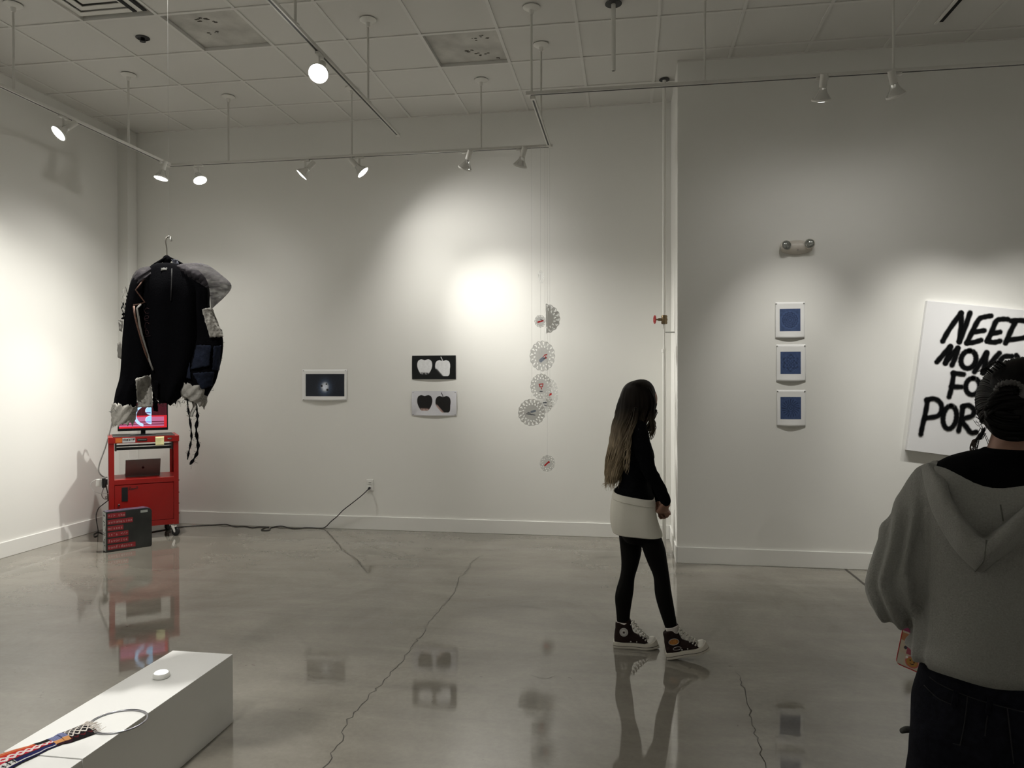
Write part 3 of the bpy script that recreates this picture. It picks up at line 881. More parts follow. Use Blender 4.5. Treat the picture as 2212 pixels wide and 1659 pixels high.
marker = mat('black_marker', (0.015, 0.004, 0.004), rough=0.5)
MX = Matrix.Rotation(math.pi / 2, 4, 'X')
def CT(x, y, z): return CM @ Matrix.Translation((x, y, z)) @ MX
sb = MB()
for st in (((0, 0), (.004, .034), (.016, .034), (.016, .022), (.004, .018), (.014, .004)), ((.022, .006), (.022, .016), (.031, .017), (.030, .006), (.022, .006)),
           ((.036, .008), (.037, .018), (.046, .018), (.045, .008), (.036, .008)), ((.051, .010), (.053, .020), (.058, .014), (.063, .022), (.064, .012)),
           ((.069, .034), (.080, .033), (.074, .025), (.081, .019), (.074, .012), (.068, .014))):
    ps = [Vector((.168 + x * .95, -.0004 + .003, .488 + y)) for x, y in st]
    sb.tube([CM @ p for p in catmull(ps, 4)], .0021, 5)
sb.build('marker_scrawl', marker, door, 180)
# labels along the front lip
lip = -.0067
cbox('orange_label', .055, .112, lip - .0006, lip, .957, 1.000, mat('orange_label', (.55, .13, .02), rough=.5), top, 0)
o = cbox('barcode_label', .115, .226, lip - .0006, lip, .955, 1.000, mat('grey_label', (.50, .50, .50), rough=.5), top, 0)
mb = MB(); random.seed(8); x = .119
while x < .222:
    w = random.choice((.002, .003, .006)); mb.box((x, lip - .001, .984 + random.uniform(-.004, .004)), (w, .0008, .018)); x += w + random.choice((.002, .004))
mb.transform(CM).build('barcode', marker, o)
o = cbox('nameplate', .243, .330, lip - .002, lip, .966, .990, black_plastic, top, .001)
cbox('nameplate_band', .250, .323, lip - .0026, lip - .002, .974, .982, mat('grey_strip', (.25, .24, .23), rough=.4, metal=.5), o, 0)
mb = MB(); mb.grid(6, 6, lambda a, b: Vector((.402 + .078 * a, lip - .002 - .008 * (1 - b) ** 2, .914 + .088 * b))); mb.transform(CM)
o = mb.build('sticky_note', mat('yellow_note', (.72, .68, .36), rough=.8), top, 180, solid=.0006)
mb = MB(); random.seed(3)
for k in range(4):
    z = .985 - k * .015; mb.tube([CM @ Vector((.412 + .008 * q, lip - .0045 - .008 * ((1.002 - z) / .088) ** 2, z + random.uniform(-.003, .003))) for q in range(6)], .0006, 4)
mb.build('pencil_writing', mat('faint_pencil', (.45, .42, .22), rough=.8), o)
MB().lathe([(.021, 0), (.019, .003), (.010, .004)], 20, CT(.532, lip, .981) @ Matrix.Scale(.42, 4, (0, 1, 0))).build('badge', chrome, top, 40)
# keyboard slide under the top
mb = MB(); mb.box((CW / 2, .05, .922), (CW - .10, .05, .014)); mb.box((CW / 2, .040, .893), (CW - .10, .018, .026))
sl = mb.transform(CM).build('keyboard_slide', black_plastic, cart, bevel=.003)
for x in (.058, CW - .058):
    cbox('slide_bracket', x - .008, x + .008, .02, .14, .872, .948, mat('dark_steel', (.10, .10, .10), rough=.35, metal=.7), sl)
for z in (.557, .435, .325, .225):
    MB().ellipsoid(CM @ Vector((CW + .003, .022, z)), (.006, .006, .006), nu=10, nv=6).build('screw', black_plastic, cart, 180)
def caster(x, y, swivel):
    M = CM @ Matrix.Translation((x, y, 0)) @ Matrix.Rotation(swivel, 4, 'Z')
    c = MB().lathe([(.032, .1235), (.032, .118), (.020, .112), (.018, .100)], 20, M).build('caster', chrome, cart, 40)
    mb = MB()
    for s in (-1, 1):
        vs = [(s * .018, -.016, .108), (s * .018, .020, .108), (s * .018, .036, .052), (s * .018, .034, .036), (s * .018, .018, .036), (s * .018, .010, .052)]
        mb.loft([[M @ Vector(p) for p in vs], [M @ (Vector(p) + Vector((s * .003, 0, 0))) for p in vs]])
    mb.box((M @ Vector((0, 0, .106))), (.040, .036, .005), M.to_3x3())
    mb.build('fork', chrome, c, bevel=.001)
    W = M @ Matrix.Translation((0, .025, .043)) @ Matrix.Rotation(math.pi / 2, 4, 'Y')
    MB().lathe([(.010, -.015), (.030, -.014), (.040, -.013), (.043, -.008), (.043, .008), (.040, .013), (.030, .014), (.010, .015)], 28, W).build('wheel', rubber, c, 40)
caster(.045, .045, 1.2); caster(CW - .045, .045, -2.3); caster(.045, CD - .045, .6); caster(CW - .055, CD - .05, 2.5)

# monitor on top
mon_o = CM @ Vector((.305, .20, 1.012))
mon = thing('monitor', 'black monitor on the red cart showing a sideways smiling face', 'monitor', mon_o, CA)
gloss_black = mat('gloss_black', (0.008, 0.008, 0.009), rough=0.18)
MM_ = CM @ Matrix.Translation((.305, .20, 1.012))
mb = MB(); mb.lathe([(.12, .0005), (.12, .006), (.105, .010), (.03, .013)], 40, Matrix.Diagonal((1, .72, 1, 1))).transform(MM_).build('base', gloss_black, mon, 40)
MB().box((0, 0, .030), (.042, .026, .045)).transform(MM_).build('neck', gloss_black, mon, bevel=.003)
pw, ph, pz = .452, .285, .186
MB().box((0, -.012, pz), (pw, .034, ph)).transform(MM_).build('casing', gloss_black, mon, bevel=.005)
def screen(x, y):
    X = 350 + x * 825; Y = 140 + (1 - y) * 435
    c = [.045, .008, .012]
    if Y > 355:
        c = [.52, .02, .03]
        if 380 < Y < 545 and X < 1125:
            c = [.42, .12, .24]
            for ly in (468, 512): 
                if abs(Y - ly) < 7: c = [.10, .01, .02]
            if abs(Y - 490) < 9: c = [.30, .10, .17]
    elif abs(math.sin(X * .03)) < .08: c = [.07, .012, .02]
    r = math.hypot((X - 820) * .92, Y - 352)
    if 158 < r < 205 and X < 765 and not (abs(Y - 270) < 6 and Y < 300): c = [.42, .62, .92]
    for ey in (268, 432):
        q = math.hypot((X - 905) * .72, Y - ey)
        if q < 78 and X < 905:
            c = [.28, .58, .92] if q < 66 else [.55, .68, .95]
            if 28 < Y - ey < 46 and X < 890: c = [.10, .05, .16] if ey == 268 else [.25, .25, .6]
    return c
screen_m = color_attr_mat('lit_screen', rough=0.25, emit=0.5)
MS = MM_ @ Matrix.Translation((0, -.0296, pz + .006)) @ MX
picture('screen', pw - .022, ph - .040, 170, 96, screen, screen_m, mon, MS)

# laptop standing open on the shelf, lid towards the viewer
lap_o = CM @ Vector((.30, .24, .595))
lap = thing('laptop', 'open silver-grey laptop on the cart shelf with its lid facing out', 'laptop', lap_o, CA)
space_grey = mat('space_grey', (0.17, 0.165, 0.16), rough=0.6, metal=0.1)
LM = CM @ Matrix.Translation((.300, .20, .596))
MB().box((0, .105, .006), (.31, .215, .012)).transform(LM).build('base', space_grey, lap, bevel=.003)
LT = LM @ Matrix.Translation((0, 0, .010)) @ Matrix.Rotation(math.radians(32), 4, 'X')
lid = MB().box((0, 0, .100), (.312, .007, .200)).transform(LT).build('lid', space_grey, lap, bevel=.003)
MB().box((0, .0040, .102), (.29, .0012, .182)).transform(LT).build('screen', gloss_black, lid)
def apple_logo(k):
    r = .0135 * (1 - .10 * math.cos(2 * k) * .6) * (1 - .12 * max(0, math.sin(k)) ** 8 - .10 * max(0, -math.sin(k)) ** 10)
    x, z = r * math.cos(k) * .95, r * math.sin(k)
    d = math.hypot(x - .0155, z - .001)
    if d < .0058: x -= (.0058 - d)
    return Vector((x, 0, z))
ring = [apple_logo(2 * math.pi * i / 40) for i in range(40)]
mb = MB(); mb.loft([[Vector((p.x, -.0042, p.z + .100)) for p in ring], [Vector((p.x, -.0034, p.z + .100)) for p in ring]])
lf = [Vector((.0005 + .0045 * math.sin(a) * .7 + .002 * math.cos(a), 0, .0185 + .0042 * math.cos(a))) for a in [2 * math.pi * i / 12 for i in range(12)]]
mb.loft([[Vector((p.x, -.0042, p.z + .100)) for p in lf], [Vector((p.x, -.0034, p.z + .100)) for p in lf]])
mb.transform(LT).build('lid_mark', gloss_black, lid)

# power strip, charger and cables on the cart's left side
white_plastic = plate_m
def cl(px, py, v): # point at cart-local depth v on the plane just left of the cart
    P0 = CM @ Vector((-.05, v, 0)); n = Vector((-math.sin(CA), math.cos(CA), 0))
    d = ray(px, py); return CAM + d * ((P0 - CAM).dot(n) / d.dot(n))
ps_c = cl(227.5, 1043, .10)
t = thing('power_strip', 'small black power strip hanging on the left side of the red cart', 'power strip', ps_c, CA)
RM = Matrix.Rotation(CA, 3, 'Z')
MB().box(ps_c + RM @ Vector((-.012, 0, 0)), (.032, .05, .088), RM).build('body', black_plastic, t, bevel=.004)
MB().box(ps_c + RM @ Vector((.011, 0, .008)), (.018, .04, .052), RM).build('bracket', black_plastic, t, bevel=.003)
ch_c = cl(214, 1043, .10)
t = thing('charger', 'white square charger plugged into the black power strip', 'charger', ch_c, CA)
MB().box(ch_c + RM @ Vector((-.001, 0, 0)), (.050, .03, .070), RM @ Matrix.Rotation(.08, 3, 'Y')).build('body', white_plastic, t, bevel=.006)
def cord(label, pts, r, m, name='cable', cat='cable'):
    pts = [Vector(p) for p in pts]
    o = MB().tube(catmull(pts, 7), r, 7).build(name, m, None, 180)
    return tag(o, label, cat)
grey_cord = mat('grey_cable', (0.30, 0.30, 0.29), rough=0.5)
cord('thin white cable looping out left from the white charger', [cl(x, y, .11) for x, y in ((219, 1034), (208, 1036), (199, 1041), (195.5, 1047), (198, 1056), (206, 1063), (219, 1066), (235, 1066))], .0026, mat('white_cable', (.62, .62, .60), rough=.4))
cord('thick grey cable curving down behind the jacket sleeve to the power strip', [cl(x, y, .30) for x, y in ((266, 884), (254, 884), (246, 897), (238, 930), (228, 965), (216, 998), (213, 1016), (218, 1026), (226, 1031))] + [cl(231, 1031, .16)], .0065, grey_cord)
cord('short grey cable loop hanging under the power strip', [cl(x, y, .12) for x, y in ((224, 1053), (222, 1060), (219.5, 1068), (222, 1075), (228, 1078.5), (232, 1074), (228, 1073), (229, 1078), (234, 1078))], .0042, grey_cord)
cord('short dark cable running down beside the red cart from the power strip', [cl(x, y, .12) for x, y in ((229, 1047), (230.5, 1056), (232.5, 1066), (233, 1078), (233.4, 1082))], .005, mat('olive_cable', (.07, .07, .055), rough=.5))
fl = on_floor
cord('black cord sagging from the cart to a small loop on the floor', [cl(234.4, 1079, .14), cl(231, 1083, .14), cl(222, 1090, .16), cl(213, 1098, .18), cl(208, 1112, .18), cl(208.5, 1126, .16)] + [fl(212, 1146), fl(210, 1156), fl(205, 1159), fl(203, 1154), fl(210, 1150), fl(216, 1150), fl(228, 1157)], .0045, rubber)

# ------------------------------------------------------------------ computer tower with printed strips
PA = math.atan2(.307, .240)
pc_loc = Vector((-4.664, 5.987, 0))
PM = Matrix.Translation(pc_loc) @ Matrix.Rotation(PA, 4, 'Z')
pc = thing('computer_tower', 'dark grey computer tower with red text strips standing before the cart', 'computer', pc_loc, PA)
pcg = mat('dark_grey_metal', (0.045, 0.048, 0.047), rough=0.42, metal=0.4, var=.25, var_scale=6)
pw_, pd_, ph_ = .388, .105, .361
prof = [(0, 0), (pw_ - .006, 0), (pw_, .010), (pw_, ph_ - .028), (pw_ - .012, ph_ - .008), (pw_ - .045, ph_), (0, ph_)]
MB().loft([[PM @ Vector((x, y, z + .003)) for x, z in prof] for y in (0, pd_)]).build('case', pcg, pc, bevel=.002)
top_m = mat('smoky_plastic', (0.10, 0.085, 0.13), rough=0.22)
mb = MB(); tp = [(.004, ph_ + .0034), (pw_ - .048, ph_ + .0034), (pw_ - .015, ph_ - .0045), (pw_ - .013, ph_ - .002), (pw_ - .046, ph_ + .007), (.004, ph_ + .007)]
mb.loft([[PM @ Vector((x, y, z)) for x, z in tp] for y in (.003, pd_ - .003)]).build('top_cover', top_m, pc, bevel=.001)
galv = mat('galvanised_steel', (0.32, 0.34, 0.33), rough=0.42, metal=0.6, var=.35, var_scale=25)
bk = MB().box((-.0015, pd_ / 2, ph_ / 2 + .003), (.003, pd_ - .006, ph_ - .012)).transform(PM).build('back_panel', galv, pc, bevel=.001)
mb = MB(); random.seed(5)
for z, h, y, w in ((.33, .014, .05, .05), (.27, .010, .035, .016), (.275, .010, .07, .016), (.245, .022, .05, .012), (.17, .006, .05, .06), (.155, .006, .05, .06), (.115, .016, .035, .02), (.085, .02, .06, .03), (.06, .012, .04, .02)):
    mb.box((-.0035, y, z), (.002, w, h))
mb.transform(PM).build('ports', black_plastic, bk)
mb = MB()
for z in (.225, .205, .13): mb.box((-.005, .03, z), (.004, .02, .016))
mb.transform(PM).build('connectors', mat('pale_connector', (.55, .57, .56), rough=.4), bk, bevel=.001)
strip_m = mat('red_strip', (0.33, 0.025, 0.035), rough=0.35)
ink_m = mat('white_print', (0.60, 0.42, 0.42), rough=0.5)
LINES = ['</> the', 'automation', 'misses', "it's </>", 'favorite', 'confidante.']
WID = [.148, .211, .130, .172, .172, .233]
for k, (ln, w) in enumerate(zip(LINES, WID)):
    z1 = ph_ * (1 - (.030 + k * .1585)); z0 = z1 - .043
    s = MB().box((.012 + w / 2, -.0006, (z0 + z1) / 2), (w, .0012, z1 - z0)).transform(PM).build('text_strip', strip_m, pc)
    text_mesh([ln], .034, PM @ Matrix.Translation((.0145, -.0016, z0 + .011)) @ MX, 'lettering', ink_m, s, step=.0205)
o = MB().box((.320, -.0008, ph_ - .024), (.062, .0012, .022)).transform(PM).build('service_label', mat('silver_label', (.42, .45, .43), rough=.4), pc)

# ------------------------------------------------------------------ white plinths and what lies on them
ZB = .312
plinth_m = mat('plinth_paint', (0.80, 0.80, 0.785), rough=0.45, spec=.35, bump=.04, bump_scale=200)
for lab, y0, y1, dz in (('low white plinth block nearest the hanging jacket, with a white puck light on it', 2.177, 3.113, 0), ('low white plinth block at the bottom edge of the photo, butted to another', 1.235, 2.173, -.002)):
    o = MB().box((-1.9355, (y0 + y1) / 2, (ZB + dz) / 2), (.299, y1 - y0, ZB + dz)).build('display_plinth', plinth_m, None, bevel=.0015)
    tag(o, lab, 'plinth', 'white plinth blocks')
pk = Vector((-1.945, 2.823, ZB))
puck = thing('puck_light', 'small round white glowing puck light on the plinth', 'light', pk)
MB().lathe([(.030, .0005), (.033, .003), (.034, .010), (.032, .018), (.029, .021)], 36, Matrix.Translation(pk)).build('body', white_plastic, puck, 50)
MB().lathe([(.0285, .0205), (.025, .0245), (.016, .0270), (.004, .0280)], 36, Matrix.Translation(pk)).build('dome', mat('glowing_dome', (.9, .9, .9), rough=.4, emit=(1, 1, .98), emit_strength=1.1), puck, 180)
# steel hoop with a woven band
rc = Vector((-1.846, 2.428, ZB + .0045))
band = thing('woven_hanging', 'colourful woven band on a steel hoop lying across the plinths', 'textile', (-1.95, 2.28, ZB))
MB().tube([rc + Vector((.098 * math.cos(a), .093 * math.sin(a), .0012 * math.sin(2 * a))) for a in [2 * math.pi * k / 72 for k in range(72)]], .0032, 8, closed=True).build('hoop', mat('brushed_steel', (.42, .42, .46), rough=.22, metal=1.0), band, 180)
CL = catmull([(-1.907, 2.366, 0), (-1.934, 2.312, 0), (-1.957, 2.268, 0), (-1.976, 2.228, 0), (-1.998, 2.178, 0), (-2.022, 2.128, 0), (-2.035, 2.06, 0), (-2.03, 1.96, 0), (-2.0, 1.80, 0), (-1.98, 1.66, 0)], 10)
HW = [(0, (.054,)), (.18, (.050,)), (.22, (.040,)), (.34, (.040,)), (.45, (.052,)), (.60, (.066,)), (.8, (.07,)), (1, (.07,))]
def band_pt(sv, tv, lift=0.0):
    i = sv * (len(CL) - 1); a = int(min(i, len(CL) - 2)); p = CL[a].lerp(CL[a + 1], i - a)
    d = (CL[min(a + 2, len(CL) - 1)] - CL[max(a - 1, 0)]).normalized(); nn = Vector((d.y, -d.x, 0))
    nn = nn * -1                                  # tv = 0 on the far-left edge, 1 on the camera-right edge
    w = interp(HW, sv)[0]
    z = ZB + .004 + lift + (.006 * math.sin(math.pi * tv) if sv > .2 else .010 * math.sin(math.pi * tv)) + .0015 * noise.noise(p * 40)
    q = p + nn * ((tv * 2 - 1) * w); return Vector((q.x, q.y, z))
_flip = (band_pt(.1, 0) - band_pt(.1, 1)).x > 0
def weave(x, y):
    s = x; tt = 1 - y if _flip else y
    th = .82 + .25 * math.sin(s * 700) * math.sin(tt * 120)
    if s < .155:
        k = abs(math.sin((s * 9 + tt * 1.2) * 9)) < .42 or abs(math.sin((s * 9 - tt * 1.2) * 9)) < .36
        c = (.72, .67, .62) if (k and tt < .74) else ((.10, .012, .015) if abs(tt - .84) < .05 and k else (.012, .010, .012))
    elif s < .27:
        if tt > .86: c = (.03, .012, .02)
        elif tt > .62: c = (.62, .30, .12)
        else: c = (.42, .44, .62) if abs(math.sin(tt * 26)) < .3 else (.13, .15, .30)
    elif tt > .92: c = (.012, .012, .06)
    elif tt > .88: c = (.7, .68, .66)
    elif tt > .74: c = (.02, .02, .10) if s < .55 else ((.75, .75, .74) if abs(math.sin(s * 90)) * abs(math.sin(tt * 60)) > .35 else (.012, .012, .012))
    elif s < .37 and tt < .42: c = (.012, .012, .012)
    elif tt > .68: c = (.03, .03, .035) if s < .6 else (.72, .70, .68)
    elif tt < .34: c = (.62, .20, .09) if abs(tt - .17) < .04 else ((.75, .45, .3) if abs(tt - .05) < .03 else (.55, .055, .02))
    else:
        zz = .5 + .10 * math.sin(s * 62)
        c = (.78, .72, .70) if abs(tt - zz) < .055 or abs(tt - (1.0 - zz)) < .05 else (.52, .02, .045)
    return [q * th for q in c]
class BM_:
    def __matmul__(s, v): return band_pt(v.x + .5, v.y + .5)
picture('woven_band', 1, 1, 420, 48, weave, color_attr_mat('woven_wool', rough=.9, spec=.1), band, BM_())
mb = MB(); random.seed(6)
for k in range(40):
    tv = random.random(); p = band_pt(0, tv); q = p + Vector((random.gauss(.008, .008), random.gauss(.012, .006), random.uniform(.0, .006)))
    mb.tube([band_pt(.03, tv), p, q], .0009, 4)
mb.build('cord_ends', mat('ecru_cord', (.62, .57, .52), rough=.9), band)['kind'] = 'stuff'

# ------------------------------------------------------------------ hanging paper doilies
doily_m = bpy.data.materials.new('paper_doily'); doily_m.use_nodes = True
_nt = doily_m.node_tree; _b = _nt.nodes['Principled BSDF']; _a = _nt.nodes.new('ShaderNodeAttribute'); _a.attribute_name = 'Col'
_tr = _nt.nodes.new('ShaderNodeBsdfTranslucent'); _di = _nt.nodes.new('ShaderNodeBsdfDiffuse'); _tp = _nt.nodes.new('ShaderNodeBsdfTransparent')
_m1 = _nt.nodes.new('ShaderNodeMixShader'); _m1.inputs[0].default_value = .28; _m2 = _nt.nodes.new('ShaderNodeMixShader')
for _q in (_tr, _di): _nt.links.new(_a.outputs['Color'], _q.inputs[0])
_nt.links.new(_di.outputs[0], _m1.inputs[1]); _nt.links.new(_tr.outputs[0], _m1.inputs[2])
_nt.links.new(_a.outputs['Alpha'], _m2.inputs[0]); _nt.links.new(_tp.outputs[0], _m2.inputs[1]); _nt.links.new(_m1.outputs[0], _m2.inputs[2])
_nt.links.new(_m2.outputs[0], _nt.nodes['Material Output'].inputs[0])
def seg_d(px, py, a, b):
    ax, ay = a; bx, by = b; dx, dy = bx - ax, by - ay; L2 = dx * dx + dy * dy or 1e-9
    t = max(0, min(1, ((px - ax) * dx + (py - ay) * dy) / L2)); return math.hypot(px - ax - t * dx, py - ay - t * dy)
def doily(label, px, py, hw, hh, depth, marks=(), half=False, lobes=16, tilt=0.0, center=.52):
    c = at_y(px, py, depth); m = (at_y(px + 1, py, depth) - at_y(px, py, depth)).length
    R = hh * m; ang = math.acos(min(1, hw / hh)) if not half else .35
    me = bpy.data.meshes.new('paper_doily'); NR, NA = 26, 160
    vs, fs, cols = [], [], []
    for i in range(NR + 1):
        for j in range(NA):
            a = 2 * math.pi * j / NA; f = i / NR
            rr = R * f * (1 + (.075 * abs(math.cos(a * lobes / 2)) if f > .85 else 0))
            x, z = rr * math.cos(a), rr * math.sin(a); y = .012 * R * math.sin(a * 3 + px) * f
            if half and x < 0: x, y = -x * .96, y + .012 + .15 * -x
            nx, nz = f * math.cos(a), f * math.sin(a)
            al = 1.0; g = .80
            if f > center:
                k = (f - center) / (1 - center)
                lace = math.sin(a * lobes) * math.sin(k * math.pi * 2.0) + .35 * math.sin(a * lobes * 2 + k * 9)
                if .12 < k < .86 and lace > .25: al = .05
                elif abs(k - .06) < .05 or k > .9: al = 1
            col = [g, g, g * .98]
            for kind, p, q, w in marks:
                if seg_d(nx, nz, p, q) < w: col = {'r': [.55, .03, .03], 'k': [.12, .13, .15], 'b': [.30, .34, .42]}[kind]
            ca_, sa_ = math.cos(ang), math.sin(ang)
            
            X, Yy = x * ca_ - y * sa_, x * sa_ + y * ca_
            ct, st = math.cos(tilt), math.sin(tilt)
            vs.append((c.x + X * ct - z * st, c.y + Yy, c.z + z * ct + X * st)); cols += [*col, al]
    for i in range(NR):
        for j in range(NA):
            a, b = i * NA + j, i * NA + (j + 1) % NA
            fs.append((a, b, b + NA, a + NA) if i else (a, b + NA, a + NA))
    me.from_pydata(vs, [], fs)
    me.color_attributes.new('Col', 'FLOAT_COLOR', 'POINT').data.foreach_set('color', cols)
    o = link_mesh(me, 'paper_doily', doily_m, None, 180)
    return tag(o, label, 'doily', 'hanging paper doilies')
doily('tiny white doily seen edge-on, topmost of the hanging doilies', 1169, 597, 4.5, 13.5, 6.50)
doily('white doily folded in half, beside the small red-marked doily', 1179, 688, 30, 30, 6.52, half=True)
doily('small doily with a red slash next to the folded doily', 1167, 694, 11, 13, 6.46, [('r', (-.4, -.15), (.5, .1), .12), ('k', (0, .3), (.4, .2), .06)], lobes=12, center=.78)
doily('large oval-looking doily with a blue-grey figure, second large one from the top', 1172, 769, 23.5, 31, 6.50, [('b', (-.15, -.32), (.02, -.2), .13), ('k', (.12, -.18), (.3, -.12), .06), ('r', (.15, .05), (.35, .1), .04), ('r', (.25, -.05), (.3, -.15), .04), ('r', (.05, -.05), (.12, 0), .03)])
doily('large doily with a small red cup-like drawing in its centre', 1169, 835, 20, 26, 6.42, [('r', (-.2, .18), (.18, .22), .04), ('r', (-.2, .18), (-.12, -.02), .04), ('r', (.18, .22), (.12, -.02), .04), ('r', (-.12, -.02), (.12, -.02), .04), ('r', (0, -.1), (.05, -.2), .04), ('k', (-.15, -.4), (.15, -.4), .03)], center=.60)
doily('pale doily half hidden behind the doily with the red drawing', 1189, 850, 14, 29, 6.66, [('r', (-.2, -.1), (.1, -.05), .08)])
doily('medium doily with grey marks tucked behind the dark-rimmed doily', 1177, 872, 15, 19, 6.54, [('k', (-.2, .1), (.2, .12), .07), ('k', (-.1, -.15), (.25, -.25), .05)], center=.58)
doily('large dark-rimmed doily facing the viewer, farthest left of the doilies', 1148.5, 891, 27, 27.5, 6.40, [('k', (-.4, -.1), (.25, -.2), .035), ('b', (-.02, .05), (.25, .12), .08), ('k', (-.3, 0), (-.1, -.05), .03)], lobes=18)
doily('small lowest doily with a red slash, hanging alone near knee height', 1182.5, 1001, 14.5, 17, 6.50, [('r', (-.35, -.25), (.2, .2), .10), ('r', (0, .05), (.3, .1), .06)], lobes=12, center=.6)
thread_m = mat('clear_thread', (0.6, 0.6, 0.58), rough=.4)
for lab, px, zb, dep, dep2 in (('clear thread carrying the lowest doily from the back rail', 1182.5, .86, 6.505, 6.50), ('clear thread carrying the red-marked doilies from the back rail', 1168, 1.55, 6.49, 6.43), ('clear thread carrying the folded doily from the back rail', 1177.5, 1.40, 6.51, 6.535), ('clear thread carrying the pale half-hidden doily from the back rail', 1188, 1.52, 6.514, 6.655), ('clear thread carrying the dark-rimmed doily from the back rail', 1149, 1.36, 6.488, 6.405)):
    p = at_y(px, 900, dep); p2 = at_y(px, 900, dep2)
    o = MB().tube([(min(p.x, -.66), dep, ZT - .02), (p2.x, dep2, zb)], .0008, 5).build('hanging_thread', thread_m)
    tag(o, lab, 'thread', 'doily threads')
# ------------------------------------------------------------------ patchwork jacket on a hanger
JP = Plane((-1.97, 2.93, 0), -33.9)
JM = Matrix.Translation(JP.P0) @ Matrix.Rotation(math.radians(33.9), 4, 'Z')
def j(px, py, v=0.0): return JM @ JP.loc(px, py, v)
def catn(keys, n):
    out = []; m = len(keys)
    for i in range(m - 1):
        p0, p1, p2, p3 = keys[max(i - 1, 0)], keys[i], keys[i + 1], keys[min(i + 2, m - 1)]
        for k in range(n):
            t = k / n
            out.append(tuple(.5 * (2 * b + (c - a) * t + (2 * a - 5 * b + 4 * c - d) * t * t + (3 * b - a - 3 * c + d) * t ** 3) for a, b, c, d in zip(p0, p1, p2, p3)))
    out.append(tuple(keys[-1])); return out
black_cloth = mat('black_cloth', (0.0032, 0.0032, 0.0042), rough=0.95, spec=0.04, bump=.2, bump_scale=180)
grey_linen = mat('grey_linen', (0.40, 0.385, 0.355), rough=0.9, spec=.15, var=.16, var_scale=30, bump=.5, bump_scale=70)
denim = mat('dark_denim', (0.0095, 0.0135, 0.028), rough=0.85, spec=.2, var=.35, var_scale=40, bump=.3, bump_scale=160)
jacket = thing('jacket', 'black patchwork jacket with tulle shoulders hanging above the plinth', 'jacket', j(360, 870, 0))
def jloft_keys(rows): return catn([(r[0], r[1], r[2], r[3], r[4] if len(r) > 4 else 0.0) for r in rows], 5)
def jloft(rows, name, m, amp=.004, sc=14, n=44, folds=.05, parent=None, hem=0.0, cap=True):
    rings = []; K = jloft_keys(rows)
    for i, (py, l, r, rv, vc) in enumerate(K):
        a, b = JP.loc(l, py, vc), JP.loc(r, py, vc); c = (a + b) / 2; hu = (b.x - a.x) / 2
        ring = []
        for k in range(n):
            th = 2 * math.pi * k / n
            f = 1 + folds * math.sin(th * 7 + i * .12) * min(1, i / 12) + amp * 8 * noise.noise(Vector((math.cos(th) * 2, math.sin(th) * 2, c.z * sc)))
            q = Vector((c.x + hu * math.cos(th) * (1 + (f - 1) * .4), vc + rv * math.sin(th) * f, c.z))
            if hem and i >= len(K) - 2: q.z += hem * noise.noise(Vector((th * 3, 0, 7)))
            ring.append(JM @ q)
        rings.append(ring)
    return MB().loft(rings, cap, cap).build(name, m, parent or jacket, 180)
TORSO = [(571, 338, 392, .045), (578, 324, 402, .058), (592, 314, 420, .072), (620, 306, 436, .088), (660, 303, 440, .095), (720, 304, 440, .10), (770, 310, 438, .104), (810, 322, 424, .104), (840, 330, 404, .10), (858, 337, 392, .095), (868, 344, 378, .085)]
LSL = [(588, 298, 320, .030, -.005), (603, 286, 318, .045, -.008), (621, 279, 315, .052, -.01), (660, 271, 312, .055, -.015), (700, 267, 312, .056, -.02), (740, 264, 320, .057, -.025), (793, 261, 326, .058, -.03), (818, 258, 318, .056, -.035), (850, 249, 299, .054, -.04), (884, 244, 295, .052, -.04)]
RSL = [(584, 398, 430, .032, 0), (603, 406, 446, .050, -.004), (630, 410, 453, .056, -.008), (665, 411, 454, .056, -.012), (700, 414, 468, .058, -.016), (730, 416, 481, .060, -.02), (768, 402, 480, .064, -.025), (800, 396, 473, .064, -.03), (825, 396, 466, .060, -.03), (845, 402, 455, .055, -.03), (862, 412, 446, .046, -.03)]
jloft(TORSO, 'body', black_cloth, hem=.03)
jloft(LSL, 'sleeve', black_cloth, folds=.03)
jloft(RSL, 'sleeve', black_cloth, folds=.03)
def vfront(rows, u, z):
    K = jloft_keys(rows); best = None
    for py, l, r, rv, vc in K:
        a, b = JP.loc(l, py, vc), JP.loc(r, py, vc); d = abs(a.z - z)
        if best is None or d < best[0]: best = (d, (a.x + b.x) / 2, (b.x - a.x) / 2, rv, vc)
    _, c, h, rv, vc = best
    t = max(-1, min(1, (u - c) / h)); return vc - rv * math.sqrt(max(0, 1 - t * t))
def jpatch(name, rows, quad, m, off=.005, n=14, wob=.004, parent=None, label=None, wrinkle=.004):
    """A cloth patch lying on the front; quad: tl, tr, br, bl in photo pixels."""
    tl_, tr_, br_, bl_ = [Vector((*q, 0)) for q in quad]
    mb = MB()
    def f(x, y):
        p = tl_.lerp(tr_, x).lerp(bl_.lerp(br_, x), y)
        e = 1 if (x in (0, 1) or y in (0, 1)) else 0
        p += Vector((noise.noise(p * .35), noise.noise(p * .35 + Vector((9, 3, 1))), 0)) * (2.2 * e)
        q = JP.loc(p.x, p.y, -.06); v = vfront(rows, q.x, q.z) - off - wrinkle * (1 + noise.noise(Vector((p.x * .16, p.y * .16, 2)))) 
        return JM @ JP.loc(p.x, p.y, v)
    mb.grid(n, n, f)
    o = mb.build(name, m, parent or jacket, 180, solid=.0012)
    if label: o['label'] = label
    return o
